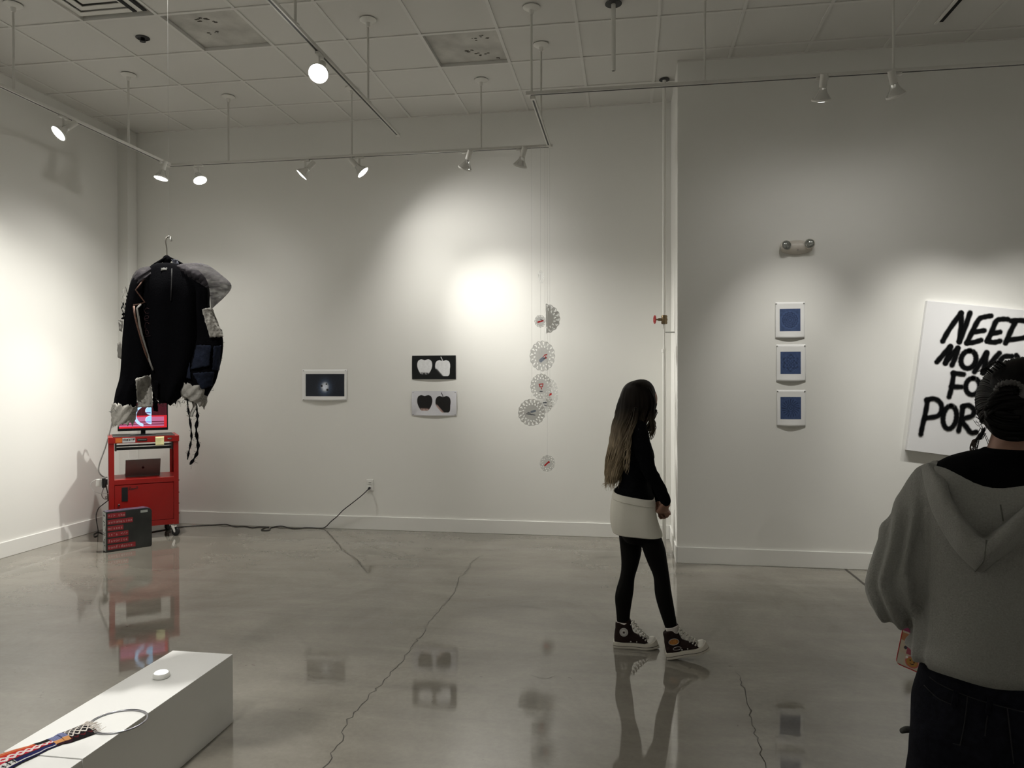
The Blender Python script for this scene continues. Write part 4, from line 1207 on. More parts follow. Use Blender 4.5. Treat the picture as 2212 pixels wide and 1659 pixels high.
# linen, denim pieces
jpatch('linen_patch', RSL, ((436, 668), (458, 664), (483, 727), (453, 729)), grey_linen, n=18, wrinkle=.007, label='crinkled grey linen patch on the sleeve')
jpatch('linen_patch', LSL, ((292, 818), (326, 809), (330, 880), (298, 880)), grey_linen, n=18, off=.012, wrinkle=.006, label='creased grey linen patch beside the cuff')
jpatch('denim_patch', RSL, ((425, 745), (456, 746), (452, 790), (412, 798)), denim, label='dark denim patch')
jpatch('denim_patch', RSL, ((416, 806), (463, 803), (458, 832), (436, 842)), denim, off=.006, label='dark denim patch')
jpatch('denim_patch', RSL, ((395, 772), (409, 772), (412, 818), (394, 815)), denim, off=.008, label='dark denim patch')
jpatch('denim_patch', RSL, ((461, 748), (477, 746), (474, 800), (459, 800)), denim, label='dark denim patch')
# cuffs
def cuff(rows, name, m, jag=.01, label=None):
    rings = []; K = catn([(r[0], r[1], r[2], r[3], r[4], r[5]) for r in rows], 4); n = 56
    for i, (pyl, pyr, l, r, rv, vc) in enumerate(K):
        a, b = JP.loc(l, pyl, vc), JP.loc(r, pyr, vc); c = (a + b) / 2; hv = (b - a) / 2; ring = []
        for k in range(n):
            th = 2 * math.pi * k / n
            f = 1 + .05 * math.sin(th * 9 + i) + .06 * noise.noise(Vector((th * 3, i * .3, 1)))
            q = c + hv * math.cos(th) * f + Vector((0, rv * math.sin(th) * f, 0))
            if i == len(K) - 1 or i == 0: q.z += jag * noise.noise(Vector((math.cos(th) * 5, math.sin(th) * 5, i)))
            ring.append(JM @ q)
        rings.append(ring)
    o = MB().loft(rings, False, False).build(name, m, jacket, 180, solid=.001)
    if label: o['label'] = label
    return o
cuff([(872, 878, 242, 297, .060, -.04), (890, 892, 240, 294, .060, -.04), (905, 905, 241, 292, .060, -.04), (919, 912, 243, 289, .058, -.04)], 'cuff', mat('pale_linen', (.46, .44, .40), rough=.9, var=.12, var_scale=25, bump=.5, bump_scale=60), jag=.022, label='ragged pale linen cuff')
cuff([(826, 838, 386, 450, .070, -.03), (840, 852, 385, 448, .070, -.03), (852, 868, 388, 446, .066, -.03), (858, 880, 396, 442, .06, -.03)], 'cuff', grey_linen, jag=.018, label='ragged grey linen cuff')
# strap at the front edge
jpatch('front_strap', TORSO, ((328, 820), (341, 822), (341, 888), (331, 888)), black_cloth, off=.02)
# hem scraps along the left sleeve
random.seed(21)
mbw, mbb = MB(), MB()
for k in range(30):
    y = random.uniform(628, 700); x = 274 - (y - 621) * .05 + random.uniform(-8, 3)
    mb = mbw if random.random() < .5 else mbb
    p = j(x, y, random.uniform(-.05, 0)); d = Vector((random.gauss(0, .008), random.gauss(0, .008), random.gauss(0, .006)))
    e = JM.to_3x3() @ Vector((random.uniform(-.016, .006), random.gauss(0, .008), random.gauss(-.006, .012)))
    w = Vector((0, 0, random.uniform(.003, .007)))
    mb.loft([[p + w, p - w], [p + e * .5 + d * .5 + w, p + e * .5 + d * .5 - w], [p + e + d + w * .4, p + e + d - w * .4]], False, False, closed=False)
mbw.build('white_scraps', mat('white_scrap', (.62, .61, .57), rough=.9), jacket, solid=.0006)['kind'] = 'stuff'
mbb.build('black_scraps', black_cloth, jacket, solid=.0006)['kind'] = 'stuff'
for quad in (((256, 690), (266, 690), (264, 716), (257, 714)), ((253, 742), (263, 736), (263, 776), (254, 772))):
    jpatch('side_tab', LSL, quad, mat('grey_gauze', (.22, .21, .19), rough=.9), off=-.045, n=6)
# tape trims and zip
copper = mat('copper_tape', (.11, .055, .038), rough=.5, metal=.3, var=.5, var_scale=120)
pale_tape = mat('pale_tape', (.20, .19, .175), rough=.6)
def trim(name, pts, w, m, rows, off=.007):
    ps = []
    for x, y in pts:
        q = JP.loc(x, y, -.06); v = min(vfront(rows, q.x, q.z), vfront(TORSO, q.x, q.z) if x > 300 else 0) - off; ps.append(JM @ JP.loc(x, y, v))
    up = JM.to_3x3() @ Vector((0, -1, 0))
    return MB().tube(ps, w, 8, flat=.35, up=up).build(name, m, jacket, 180)
trim('tape_trim', [(310, 604), (302, 615), (293, 626), (303, 640), (313, 653), (301, 657), (288, 659)], .0030, copper, LSL, .012)
trim('tape_trim', [(289, 661), (291, 680), (295, 697), (300, 715), (306, 737), (314, 762), (322, 782)], .0040, copper, LSL, .012)
trim('tape_trim', [(304, 657), (296, 666), (299, 685), (302, 705), (306, 722), (312, 742), (319, 765), (325, 785), (331, 800)], .0042, pale_tape, LSL, .016)
trim('center_seam', [(371, 580), (371, 600), (370, 625), (369, 650)], .0022, mat('seam_grey', (.007, .007, .008), rough=.8), TORSO, .003)
jpatch('neck_label', TORSO, ((348, 579.5), (361, 579), (361, 584), (348, 584.5)), mat('woven_label', (.16, .16, .15), rough=.8), off=.006, n=4, wrinkle=0)
red_thread = mat('dark_red_thread', (.035, .008, .010), rough=.8)
mb = MB()
for cy, kind in ((672, 'c'), (688, 'e'), (703, 'r'), (716, 't'), (730, 'i')):
    pts = {'c': [(322, -5), (316, -6), (312, 0), (316, 5), (321, 4)], 'e': [(313, 0), (321, -1), (319, -6), (313, -4), (313, 3), (320, 5)],
           'r': [(313, 6), (314, -5), (319, -6), (322, -3)], 't': [(316, -7), (315, 5), (321, 5), (319, -2), (312, -2)], 'i': [(314, -3), (319, -4), (325, -5)]}[kind]
    ps = []
    for x, dy in pts:
        q = JP.loc(x, cy + dy, -.06); ps.append(JM @ JP.loc(x, cy + dy, vfront(TORSO, q.x, q.z) - .004))
    mb.tube(catmull(ps, 4), .0010, 5)
mb.build('red_embroidery', red_thread, jacket, 180)
# tulle over the shoulders
tulle = bpy.data.materials.new('grey_tulle'); tulle.use_nodes = True
nt = tulle.node_tree; b = nt.nodes['Principled BSDF']; b.inputs['Base Color'].default_value = (.046, .040, .047, 1); b.inputs['Roughness'].default_value = .85
tcn = nt.nodes.new('ShaderNodeTexCoord'); mp = nt.nodes.new('ShaderNodeMapping'); mp.inputs['Scale'].default_value = (14, 14, 40)
mp.inputs['Rotation'].default_value = (0, .7, 0)
nn_ = nt.nodes.new('ShaderNodeTexNoise'); nn_.inputs['Scale'].default_value = 1.4; nn_.inputs['Detail'].default_value = 3
mr = nt.nodes.new('ShaderNodeMapRange'); mr.inputs['From Min'].default_value = .35; mr.inputs['From Max'].default_value = .7; mr.inputs['To Min'].default_value = .42; mr.inputs['To Max'].default_value = .85
nt.links.new(tcn.outputs['Object'], mp.inputs[0]); nt.links.new(mp.outputs[0], nn_.inputs['Vector']); nt.links.new(nn_.outputs[0], mr.inputs['Value']); nt.links.new(mr.outputs[0], b.inputs['Alpha'])
def puff(inner, outer, bulge, vc):
    I = catmull([Vector((*p, 0)) for p in inner], 6); O = catmull([Vector((*p, 0)) for p in outer], 6); n = len(I) - 1; mb = MB()
    for s in (-1, 1):
        def f(x, y):
            i = min(int(round(x * n)), n); p = I[i].lerp(O[i], y)
            wv = .012 * noise.noise(Vector((p.x * .06, p.y * .06, s * 4))) + .006 * math.sin(p.x * .35 + p.y * .5)
            v = vc + s * (bulge * math.sin(math.pi * min(1, .28 + y * .72)) ** .7 * (.55 + .45 * math.sin(math.pi * x)) + wv * (1 - y))
            return j(p.x, p.y, v)
        mb.grid(n, 12, f)
    return mb.build('tulle_shoulder', tulle, jacket, 180)
puff([(380, 576), (398, 592), (420, 606), (440, 618), (452, 630), (455, 664)], [(384, 571), (412, 568), (444, 571), (476, 592), (500, 622), (458, 667)], .075, -.01)
puff([(330, 584), (324, 594), (316, 604), (308, 612), (300, 618), (292, 620)], [(322, 575), (310, 577), (298, 582), (289, 591), (284, 602), (279, 618)], .055, -.01)
# ribbons and fraying
up = JM.to_3x3() @ Vector((0, -1, 0))
def ribbon(pts, w, v=-.075):
    ps = catmull([j(x, y, v + .012 * math.sin(y * .08)) for x, y in pts], 6)
    rs = [w * (.7 + .3 * math.sin(i * .9)) * (1 if i > 3 else .7) for i in range(len(ps))]; rs[-1] = w * .2
    MB().tube(ps, rs, 8, flat=.3, up=up).build('ribbon', black_cloth, jacket, 180); return ps
R1 = ribbon([(404, 858), (406, 880), (409, 900), (412.5, 925), (413.5, 945), (411, 962), (407, 980), (405, 993)], .0050)
R2 = ribbon([(423, 872), (426, 892), (426.5, 905), (424, 925), (425.5, 945), (428, 963), (425, 980), (417, 994), (410, 1004)], .0075, -.08)
random.seed(31); mb = MB()
def frays(points, count, spread, length, down=0.0):
    for k in range(count):
        p = random.choice(points) + Vector((random.gauss(0, spread), random.gauss(0, spread), random.gauss(0, spread)))
        d = Vector((random.gauss(0, 1), random.gauss(0, .6), random.gauss(-down, .8))).normalized() * random.uniform(.3, 1) * length
        mb.tube([p, p + d * .5 + Vector((random.gauss(0, .002), 0, random.gauss(0, .002))), p + d], .00055, 4)
frays(R1, 60, .003, .016); frays(R2, 70, .004, .018)
frays([j(x, 866 + 4 * math.sin(x), -.06) for x in range(338, 388, 3)], 60, .004, .028, .8)
frays([j(x, 862, -.08) for x in range(388, 447, 4)], 40, .005, .022, .6)
frays([j(x, 884 + (x % 7), -.085) for x in range(246, 296, 3)], 50, .005, .016, .3)
frays([j(interp([(735, (481,)), (790, (475,)), (850, (452,))], y)[0] + random.uniform(-6, 2), y, -.03) for y in range(735, 850, 6)], 40, .004, .014)
mb.build('frayed_threads', mat('dark_thread', (.02, .02, .022), rough=.9), jacket, 180)['kind'] = 'stuff'
mb = MB()
mb.grid(6, 12, lambda x, y: j(412 + 9 * x + 4 * math.sin(y * 5), 866 + 34 * y, -.072 + .006 * math.sin(x * 6)))
mb.build('gauze_strip', mat('pale_gauze', (.42, .41, .38), rough=.9), jacket, 180, solid=.0008)
# collar scraps beside the hook
jpatch('collar_scrap', TORSO, ((370, 560), (383, 561), (387, 572), (376, 573)), mat('striped_scrap', (.16, .17, .21), rough=.9, var=.9, var_scale=160), off=-.03, n=8, wrinkle=.006)

hg = thing('coat_hanger', 'black clothes hanger with a tall silver hook above the patchwork jacket', 'hanger', j(360, 557))
MB().tube(catmull([j(360, 560), j(360, 545), j(359.2, 533), j(357.3, 524), j(358, 516), j(361, 512), j(365, 511), j(368.5, 513.5), j(370, 520)], 6), [.0036] * 49, 10).build('hook', mat('dull_nickel', (.36, .34, .31), rough=.3, metal=.9), hg, 180)
MB().tube([j(367.6, 513), j(369, 518), j(370.2, 521)], .0040, 10).build('hook_tip', mat('white_tip', (.7, .69, .65), rough=.4), hg, 180)
MB().tube(catmull([j(306, 600, .01), j(328, 577, .005), j(348, 564), j(360, 557.5), j(374, 562), j(398, 575, .005), j(432, 604, .01)], 6), [.012] * 37, 12, flat=.6, up=(0, 0, 1)).build('shoulder_bar', black_cloth, hg, 180)
MB().ellipsoid(j(360, 562), (.020, .012, .022)).build('neck', black_cloth, hg, 180)
hk = j(364.5, 511.3)
tag(MB().tube([hk + Vector((0, 0, .002)), (hk.x, hk.y, ZC - .001)], .0006, 5).build('hanging_thread', thread_m), 'clear thread running from the hanger hook up to the ceiling', 'thread', 'hanging threads')
# ------------------------------------------------------------------ people
skin_d = mat('skin', (0.36, 0.20, 0.145), rough=0.5, spec=.35, var=.06, var_scale=30)
def head(mb, c, fwd, up, s=1.0):
    f = Vector(fwd).normalized(); u = Vector(up); u = (u - f * u.dot(f)).normalized(); l = u.cross(f)
    M = Matrix((f, l, u)).transposed()
    def e(p, r): mb.ellipsoid(Vector(c) + M @ (Vector(p) * s), [q * s for q in r], M, 20, 14)
    e((-.004, 0, .025), (.096, .076, .094)); e((.030, 0, -.035), (.066, .060, .080)); e((.052, 0, -.085), (.036, .034, .030))
    e((.092, 0, -.030), (.022, .013, .022)); e((.100, 0, -.040), (.012, .016, .010)); e((.076, 0, .012), (.018, .052, .014))
    e((.084, 0, -.064), (.012, .024, .006)); e((.082, 0, -.074), (.012, .021, .007))
    for k in (-1, 1):
        e((.068, k * .034, -.028), (.022, .024, .020)); e((-.004, k * .077, -.018), (.018, .010, .031))
    return M
def eyes(c, M, parent, s=1.0):
    white = mat('eye_white', (.7, .68, .65), rough=.2); iris = mat('iris', (.05, .03, .02), rough=.2)
    for k in (-1, 1):
        p = Vector(c) + M @ (Vector((.077, k * .031, -.006)) * s)
        o = MB().ellipsoid(p, (.0115 * s,) * 3).build('eye', white, parent, 180)
        MB().ellipsoid(p + M @ Vector((.008 * s, 0, 0)), (.0045 * s,) * 3, None, 10, 6).build('iris', iris, o, 180)
def hand(mb, W, f, back, side, curl=(.5, .7, .5), thumb=.6, s=1.0, spread=.02):
    """Palm and five fingers. f: along the fingers, back: out of the back of the hand, side: +1 thumb towards f x back."""
    f = Vector(f).normalized(); n = Vector(back); n = (n - f * n.dot(f)).normalized(); x = f.cross(n) * side
    M = Matrix((x, f, n)).transposed(); W = Vector(W)
    def P(a, b, c): return W + M @ (Vector((a, b, c)) * s)
    rings = []
    for b, hw, hh in ((-.02, .024, .018), (.0, .026, .018), (.03, .036, .016), (.06, .040, .014), (.082, .040, .012), (.088, .034, .008)):
        rings.append([P(hw * math.cos(t), b, hh * math.sin(t)) for t in [2 * math.pi * k / 16 for k in range(16)]])
    mb.loft(rings)
    for k, (x0, L, r) in enumerate(((.0315, .070, .0084), (.0105, .078, .0086), (-.0105, .073, .0082), (-.0305, .057, .0074))):
        p = Vector((x0, .078 - (.006 if k in (0, 3) else 0), 0)); pts = [p.copy() - Vector((0, .02, 0)), p.copy()]; a = 0; rs = [r * 1.05, r * 1.1]
        for q, (seg, cu) in enumerate(zip((.46, .30, .24), curl)):
            a += cu * (1 + .08 * k); d = Vector((spread * (1.5 - k), math.cos(a), -math.sin(a))).normalized()
            p = p + d * L * seg; pts.append(p.copy()); rs.append(r * (1 - .10 * (q + 1)))
        ps = [P(*p) for p in pts]
        mb.limb(ps, [q * s for q in rs], 10, 3)
    tp = [P(.020, .012, -.004), P(.040, .034, -.012), P(.046 - .012 * thumb, .062, -.020 - .012 * thumb), P(.040 - .026 * thumb, .086, -.030 - .012 * thumb)]
    mb.limb(tp, [.013 * s, .0115 * s, .0095 * s, .0080 * s], 10, 3)

# ---- the young woman walking past the corner
Y0 = 4.27
girl = thing('person', 'long-haired person in black top, cream mini skirt, black tights and brown high-tops', 'person', (at_z(1400, 1408, 0).x, Y0, 0))
def gl(keys, n=32, sub=5, cap0=True, cap1=True, wob=0.0, seed=0, ruff=0.0, mb=None, power=1.0):
    """keys: (Lx, Ly, Rx, Ry, depth radius, y centre) with L, R photo pixels of the outline."""
    rings = []
    K = catn(keys, sub)
    for i, (lx, ly, rx, ry_, rad, yc) in enumerate(K):
        a, b = at_y(lx, ly, yc), at_y(rx, ry_, yc); c = (a + b) / 2; h = (b - a) / 2; ring = []
        for k in range(n):
            th = 2 * math.pi * k / n; ct, st = math.cos(th), math.sin(th)
            if power != 1.0: ct = math.copysign(abs(ct) ** power, ct); st = math.copysign(abs(st) ** power, st)
            f = 1 + wob * noise.noise(Vector((math.cos(th) * 2.2, math.sin(th) * 2.2, c.z * 9 + seed))) + ruff * math.sin(th * 14 + seed) * min(1, i / 6)
            ring.append(c + h * ct * f + Vector((0, rad * st * f, 0)))
        rings.append(ring)
    mb = mb if mb is not None else MB()
    return mb.loft(rings, cap0, cap1)
LEGB = [(1334, 1105, 1392, 1105, .085, 4.33), (1336, 1150, 1387, 1150, .080, 4.335), (1340, 1187, 1386, 1190, .068, 4.34), (1342, 1220, 1379, 1222, .056, 4.34), (1339, 1245, 1371.5, 1247, .050, 4.34), (1331, 1272, 1369, 1275, .052, 4.34), (1328, 1292, 1366, 1295, .050, 4.34), (1330.5, 1320, 1362, 1321, .040, 4.34), (1332.5, 1345, 1360, 1346, .033, 4.34)]
LEGF = [(1368, 1105, 1410, 1105, .072, 4.215), (1378, 1150, 1427, 1155, .076, 4.21), (1388, 1187, 1437, 1185, .070, 4.20), (1399, 1216, 1441.5, 1213, .058, 4.20), (1411, 1245, 1446, 1243, .050, 4.20), (1413.5, 1275, 1449.5, 1271, .052, 4.20), (1417.5, 1297, 1453, 1292, .050, 4.20), (1427, 1328, 1458, 1321, .040, 4.20), (1437.5, 1358, 1463, 1350, .033, 4.20)]
# body (one continuous skin under the clothes)
mb = MB()
hc = at_y(1384, 870, 4.275)
hf = Vector((.90, .10, -.42)); hu = Vector((.42, .03, .90))
HM = head(mb, hc, hf, hu, .93)
mb.limb([at_y(1380, 895, 4.275), at_y(1374, 925, 4.275)], [.050, .056], 16, 3)
gl([(1358, 918, 1390, 920, .06, Y0), (1352, 935, 1395, 937, .14, Y0), (1349, 970, 1402, 972, .14, Y0), (1350, 1010, 1396, 1012, .115, Y0), (1342, 1050, 1402, 1056, .13, Y0), (1330, 1090, 1408, 1096, .155, Y0), (1334, 1130, 1410, 1136, .15, Y0), (1345, 1152, 1402, 1156, .12, Y0)], mb=mb)
shR, elR, wrR = at_y(1384, 934, 4.115), at_y(1403, 1012, 4.085), at_y(1437, 1080, 4.155)
shL, elL, wrL = at_y(1374, 936, 4.425), at_y(1396, 1012, 4.44), at_y(1422, 1078, 4.315)
mb.limb([shR, elR, wrR], [.038, .029, .021], 14, 6); mb.limb([shL, elL, wrL], [.038, .029, .021], 14, 6)
hand(mb, wrR + Vector((.006, .002, -.012)), Vector((-.34, .42, -.84)), Vector((.52, -.80, -.20)), -1, (.85, .9, .6), .8, .92)
hand(mb, wrL + Vector((.000, -.02, -.030)), Vector((.52, -.42, -.74)), Vector((.30, .88, -.22)), 1, (.80, .95, .7), .6, .92)
gl([tuple([k[0] + 3, k[1], k[2] - 3, k[3], k[4] * .88, k[5]]) for k in LEGB], mb=mb); gl([tuple([k[0] + 3, k[1], k[2] - 3, k[3], k[4] * .88, k[5]]) for k in LEGF], mb=mb)
mb.limb([at_y(1346, 1343, 4.34), at_y(1347, 1380, 4.34), at_y(1354, 1392, 4.34), at_y(1388, 1396, 4.34)], [.028, .024, .022, .014], 12, 4)
mb.limb([at_y(1450, 1352, 4.20), at_y(1456, 1382, 4.20), at_y(1462, 1396, 4.20), at_y(1492, 1395, 4.20)], [.028, .022, .020, .013], 12, 4)
fused(mb, 'body', skin_d, girl, voxel=.0058, smooth_it=3)
eyes(hc, HM, girl, .93)
# tights
tights_m = mat('black_tights', (0.0042, 0.0038, 0.0033), rough=0.7, spec=.08)
mb = MB(); gl(LEGB, mb=mb); gl(LEGF, mb=mb)
gl([(1332, 1075, 1412, 1085, .15, Y0), (1328, 1105, 1416, 1112, .165, Y0), (1334, 1140, 1414, 1146, .155, Y0), (1350, 1168, 1402, 1170, .11, Y0)], mb=mb)
fused(mb, 'tights', tights_m, girl, voxel=.008, smooth_it=5)
# skirt
skirt_m = mat('cream_knit', (0.68, 0.66, 0.585), rough=0.85, spec=.2, bump=.12, bump_scale=220)
mb = gl([(1326, 1058, 1413, 1074, .160, Y0), (1323.5, 1066, 1415, 1085, .168, Y0), (1320, 1085, 1417, 1101, .178, Y0), (1318, 1105, 1419.5, 1119, .184, Y0), (1319, 1126, 1425, 1138, .184, Y0), (1323, 1143, 1430.5, 1153, .180, Y0)], n=64, cap0=False, cap1=False, wob=.02, power=.62)
mb.build('skirt', skirt_m, girl, 180, solid=.004)
mb = gl([(1325.2, 1059, 1413.8, 1075, .163, Y0), (1322.6, 1066, 1415.8, 1084, .172, Y0), (1321.4, 1071, 1416.4, 1090, .175, Y0)], n=64, sub=3, cap0=False, cap1=False, power=.66)
mb.build('waistband', skirt_m, girl, 180, solid=.003)
# top
top_m = mat('black_top', (0.0032, 0.0034, 0.0044), rough=0.9, spec=.05, bump=.15, bump_scale=120)
mb = gl([(1364, 911, 1389, 913, .060, Y0), (1356, 919, 1394, 922, .125, Y0), (1350, 931, 1398, 935, .170, Y0), (1345, 950, 1405, 955, .178, Y0), (1343, 972, 1412, 978, .165, Y0), (1343, 985, 1413, 990, .155, Y0), (1344, 1003, 1407, 1008, .140, Y0), (1342, 1030, 1404, 1036, .138, Y0), (1334, 1050, 1408, 1060, .152, Y0), (1325, 1062, 1414, 1078, .166, Y0)], n=40)
mb.limb([at_y(1380, 926, 4.13), at_y(1385, 950, 4.10), at_y(1400, 1010, 4.082), elR.lerp(wrR, .5), wrR + Vector((.004, .004, -.006))], [.048, .050, .043, .037, .031], 18, 6)
mb.limb([at_y(1376, 926, 4.41), at_y(1380, 950, 4.44), at_y(1395, 1010, 4.445), elL.lerp(wrL, .5), wrL], [.048, .050, .043, .037, .031], 18, 6)
def folds(co, n):
    a = noise.noise(co * 16) * .004 + noise.noise(Vector((co.x * 8, co.y * 8, co.z * 46))) * .003
    return co + n * a
fused(mb, 'long_sleeve_top', top_m, girl, voxel=.0075, smooth_it=4, displace=folds)
# socks and high-tops
sock_m = mat('white_sock', (0.56, 0.52, 0.49), rough=.9, bump=.3, bump_scale=300)
canvas_b = mat('brown_canvas', (0.015, 0.0078, 0.0065), rough=.85, spec=.2, bump=.25, bump_scale=400)
rubber_w = mat('cream_rubber', (0.50, 0.47, 0.40), rough=.45)
toe_w = mat('toe_rubber', (0.62, 0.60, 0.54), rough=.4)
def sneaker(M, label, patch):
    """Local: heel at x = 0, toe at x = .262, sole on z = 0, -y faces the viewer."""
    root = None
    SH = [(-.002, .030), (.03, .037), (.08, .036), (.13, .037), (.18, .044), (.22, .042), (.246, .032), (.262, .014)]
    def outline(sc, x_off=0):
        pts = catmull([Vector((x, -w * sc, 0)) for x, w in SH], 4); bk = [Vector((p.x, -p.y, 0)) for p in reversed(pts)]
        return pts + bk
    def roll(p):   # toe spring
        return M @ Vector((p.x - .016 * smoothstep(.225, .262, p.x) * min(1, p.z / .04), p.y, p.z + .010 * smoothstep(.17, .27, p.x)))
    # upper: foot section lofted heel to toe plus ankle shaft
    mb = MB(); rings = []
    for x, w, h in ((.004, .026, .075), (.03, .033, .085), (.06, .034, .098), (.09, .034, .100), (.12, .034, .086), (.15, .036, .070), (.18, .038, .058), (.21, .036, .048), (.235, .028, .038), (.247, .016, .030)):
        ring = []
        for k in range(20):
            a = 2 * math.pi * k / 20; zz = math.sin(a)
            ring.append(roll(Vector((x, w * math.cos(a) * (1 - .25 * max(0, zz)), .022 + (h - .022) * (zz * .5 + .5)))))
        rings.append(ring)
    mb.loft(rings)
    rings = []
    for z, x0, x1, w in ((.03, .002, .12, .033), (.06, .002, .118, .034), (.09, .004, .112, .034), (.12, .008, .102, .034), (.150, .008, .098, .035), (.156, .010, .096, .034)):
        rings.append([M @ Vector(((x0 + x1) / 2 + (x1 - x0) / 2 * math.cos(a), w * math.sin(a), z + .012 * math.cos(a) * (z > .1))) for a in [2 * math.pi * k / 24 for k in range(24)]])
    mb.loft(rings)
    up_ = fused(mb, 'sneaker', canvas_b, girl, voxel=.005, smooth_it=4)
    up_['label'] = label
    o = outline(1.0)
    rings = [[roll(Vector((p.x + (.5 - p.x / .262) * .002 * q, p.y * s_, z + (.013 * smoothstep(.205, .250, p.x) if z > .02 else 0)))) for p in o] for z, s_, q in ((0, .96, 0), (.004, 1.0, 0), (.006, 1.005, 0), (.012, 1.01, 0), (.026, 1.01, 0), (.033, .99, 0), (.034, .9, 1))]
    MB().loft(rings).build('sole', rubber_w, up_, 40)
    o = outline(1.022)
    for z in (.0145,): MB().tube([roll(Vector((p.x * 1.002 - .0004, p.y, z))) for p in o], .0013, 6, closed=True).build('sole_stripe', marker, up_, 180)
    mb = MB(); rings = []
    for x, w, h in ((.192, .038, .060), (.208, .038, .062), (.224, .035, .061), (.238, .028, .057), (.249, .018, .051), (.255, .008, .044)):
        rings.append([roll(Vector((x, (w + .002) * math.cos(a) * (1 - .2 * max(0, math.sin(a))), .025 + (h - .022) * math.sin(a)))) for a in [math.pi * k / 14 for k in range(15)]])
    mb.loft(rings, closed=True).build('toe_cap', toe_w, up_, 180)
    lace_m = mat('cream_lace', (.42, .40, .35), rough=.8)
    mb = MB()
    for k in range(7):
        t = k / 6; x = lerp(.106, .188, t); z = lerp(.150, .064, t) + .006 * math.sin(t * math.pi) * -1
        for s in (-1, 1):
            e = M @ Vector((x - .006, s * .0305, z - .010))
            if s < 0: MB().ellipsoid(e, (.0055, .004, .0055), None, 10, 6).build('eyelet', mat('eyelet_metal', (.45, .43, .40), rough=.4, metal=.6), up_, 180)
            mb.tube(catmull([M @ Vector((x - .006, s * .033, z - .010)), M @ Vector((x + .004, s * .022, z + .000)), M @ Vector((x + .012, -s * .002, z + .004)), M @ Vector((x + .010, -s * .022, z - .004))], 4), .0032, 6, flat=.6)
    mb.build('laces', lace_m, up_, 180)
    for x in (.098, .132): MB().ellipsoid(M @ Vector((x, -.0365, .044)), (.0042, .003, .0042), None, 10, 6).build('eyelet', mat('eyelet_metal', (.45, .43, .40)), up_, 180)
    if patch == 'star':
        C_ = Matrix.Translation((.058, -.0365, .096)) @ Matrix.Rotation(math.pi / 2, 4, 'X')
        pt = MB().lathe([(.0245, -.002), (.0245, .0012), (.022, .0020)], 32, M @ C_).build('ankle_patch', mat('patch_white', (.50, .49, .46), rough=.6), up_, 40)
        mb = MB()
        st = [Vector(((.0105 if k % 2 == 0 else .0042) * math.sin(math.pi * k / 5), (.0105 if k % 2 == 0 else .0042) * math.cos(math.pi * k / 5), 0)) for k in range(10)]
        mb.loft([[M @ C_ @ (p + Vector((0, 0, .0022))) for p in st], [M @ C_ @ (p + Vector((0, 0, .0030))) for p in st]])
        for r in (.0165, .0215): mb.tube([M @ C_ @ Vector((r * math.cos(a), r * math.sin(a), .0020)) for a in [2 * math.pi * k / 40 for k in range(40)]], .0006, 5, closed=True)
        mb.build('star', marker, pt)
    else:
        C_ = Matrix.Translation((.062, -.0365, .090)) @ Matrix.Rotation(math.pi / 2, 4, 'X')
        for cx_, cy__, w, h, m1 in ((0, .004, .030, .018, mat('flame_orange', (.30, .12, .02), rough=.6, var=.5, var_scale=90)), (.010, -.034, .024, .009, canvas_b)):
            ov = [Vector((cx_ + w * math.cos(a), cy__ + h * math.sin(a) * (1 if math.sin(a) > 0 else .9), .001)) for a in [2 * math.pi * k / 28 for k in range(28)]]
            pt = MB().loft([[M @ C_ @ p for p in ov], [M @ C_ @ (p + Vector((0, 0, .001))) for p in ov]]).build('flame_patch', m1, up_)
            MB().tube([M @ C_ @ (p + Vector((0, 0, .001))) for p in ov], .0018, 6, closed=True).build('patch_border', mat('grey_border', (.30, .29, .27), rough=.6), pt, 180)
    return up_
heelB = at_y(1326, 1404, 4.34); heelB.z = .0015
sneaker(Matrix.Translation(heelB), 'brown high-top with a star ankle patch, behind', 'star')
heelF = at_y(1441, 1417, 4.20); heelF.z = .0015
sneaker(Matrix.Translation(heelF) @ Matrix.Rotation(-math.radians(13), 4, 'Y') @ Matrix.Scale(.93, 4, (1, 0, 0)), 'brown high-top with orange flame patch, toe lifted', 'flame')
for keys in ([(1331.5, 1341, 1361, 1343, .0355, 4.34), (1332.5, 1352, 1360.5, 1352, .032, 4.34), (1336, 1366, 1357, 1364, .026, 4.34)], [(1437, 1355, 1466, 1348, .0355, 4.20), (1439, 1363, 1466, 1357, .032, 4.20), (1445, 1378, 1466, 1374, .025, 4.20)]):
    gl(keys, n=28, sub=3, cap0=False, cap1=False, ruff=.01).build('sock', sock_m, girl, 180, solid=.002)
# hair
hair_m = bpy.data.materials.new('ombre_shade_hair'); hair_m.use_nodes = True
nt = hair_m.node_tree; b = nt.nodes['Principled BSDF']; a = nt.nodes.new('ShaderNodeAttribute'); a.attribute_name = 'Col'
nt.links.new(a.outputs['Color'], b.inputs['Base Color']); b.inputs['Roughness'].default_value = .5; b.inputs['Specular IOR Level'].default_value = .12
def hair_color(z, t):  # ombre towards the ends; crown also darkened for its silhouette shade
    k = smoothstep(1.42, 1.06, z); d = .75 + .5 * t
    return [lerp(.009, .36, k) * d, lerp(.006, .285, k) * d, lerp(.004, .19, k) * d, 1]
def hair_obj(mb, parent, colorfn, name='hair', m=None):
    me = mb.mesh(name)
    cols = []
    for v in me.vertices: cols += colorfn(v.co)
    me.color_attributes.new('Col', 'FLOAT_COLOR', 'POINT').data.foreach_set('color', cols)
    return link_mesh(me, name, m or hair_m, parent, 180)
def gcol(co): return hair_color(co.z, .5 + .8 * noise.noise(Vector((co.x * 90, co.y * 90, co.z * 5))))
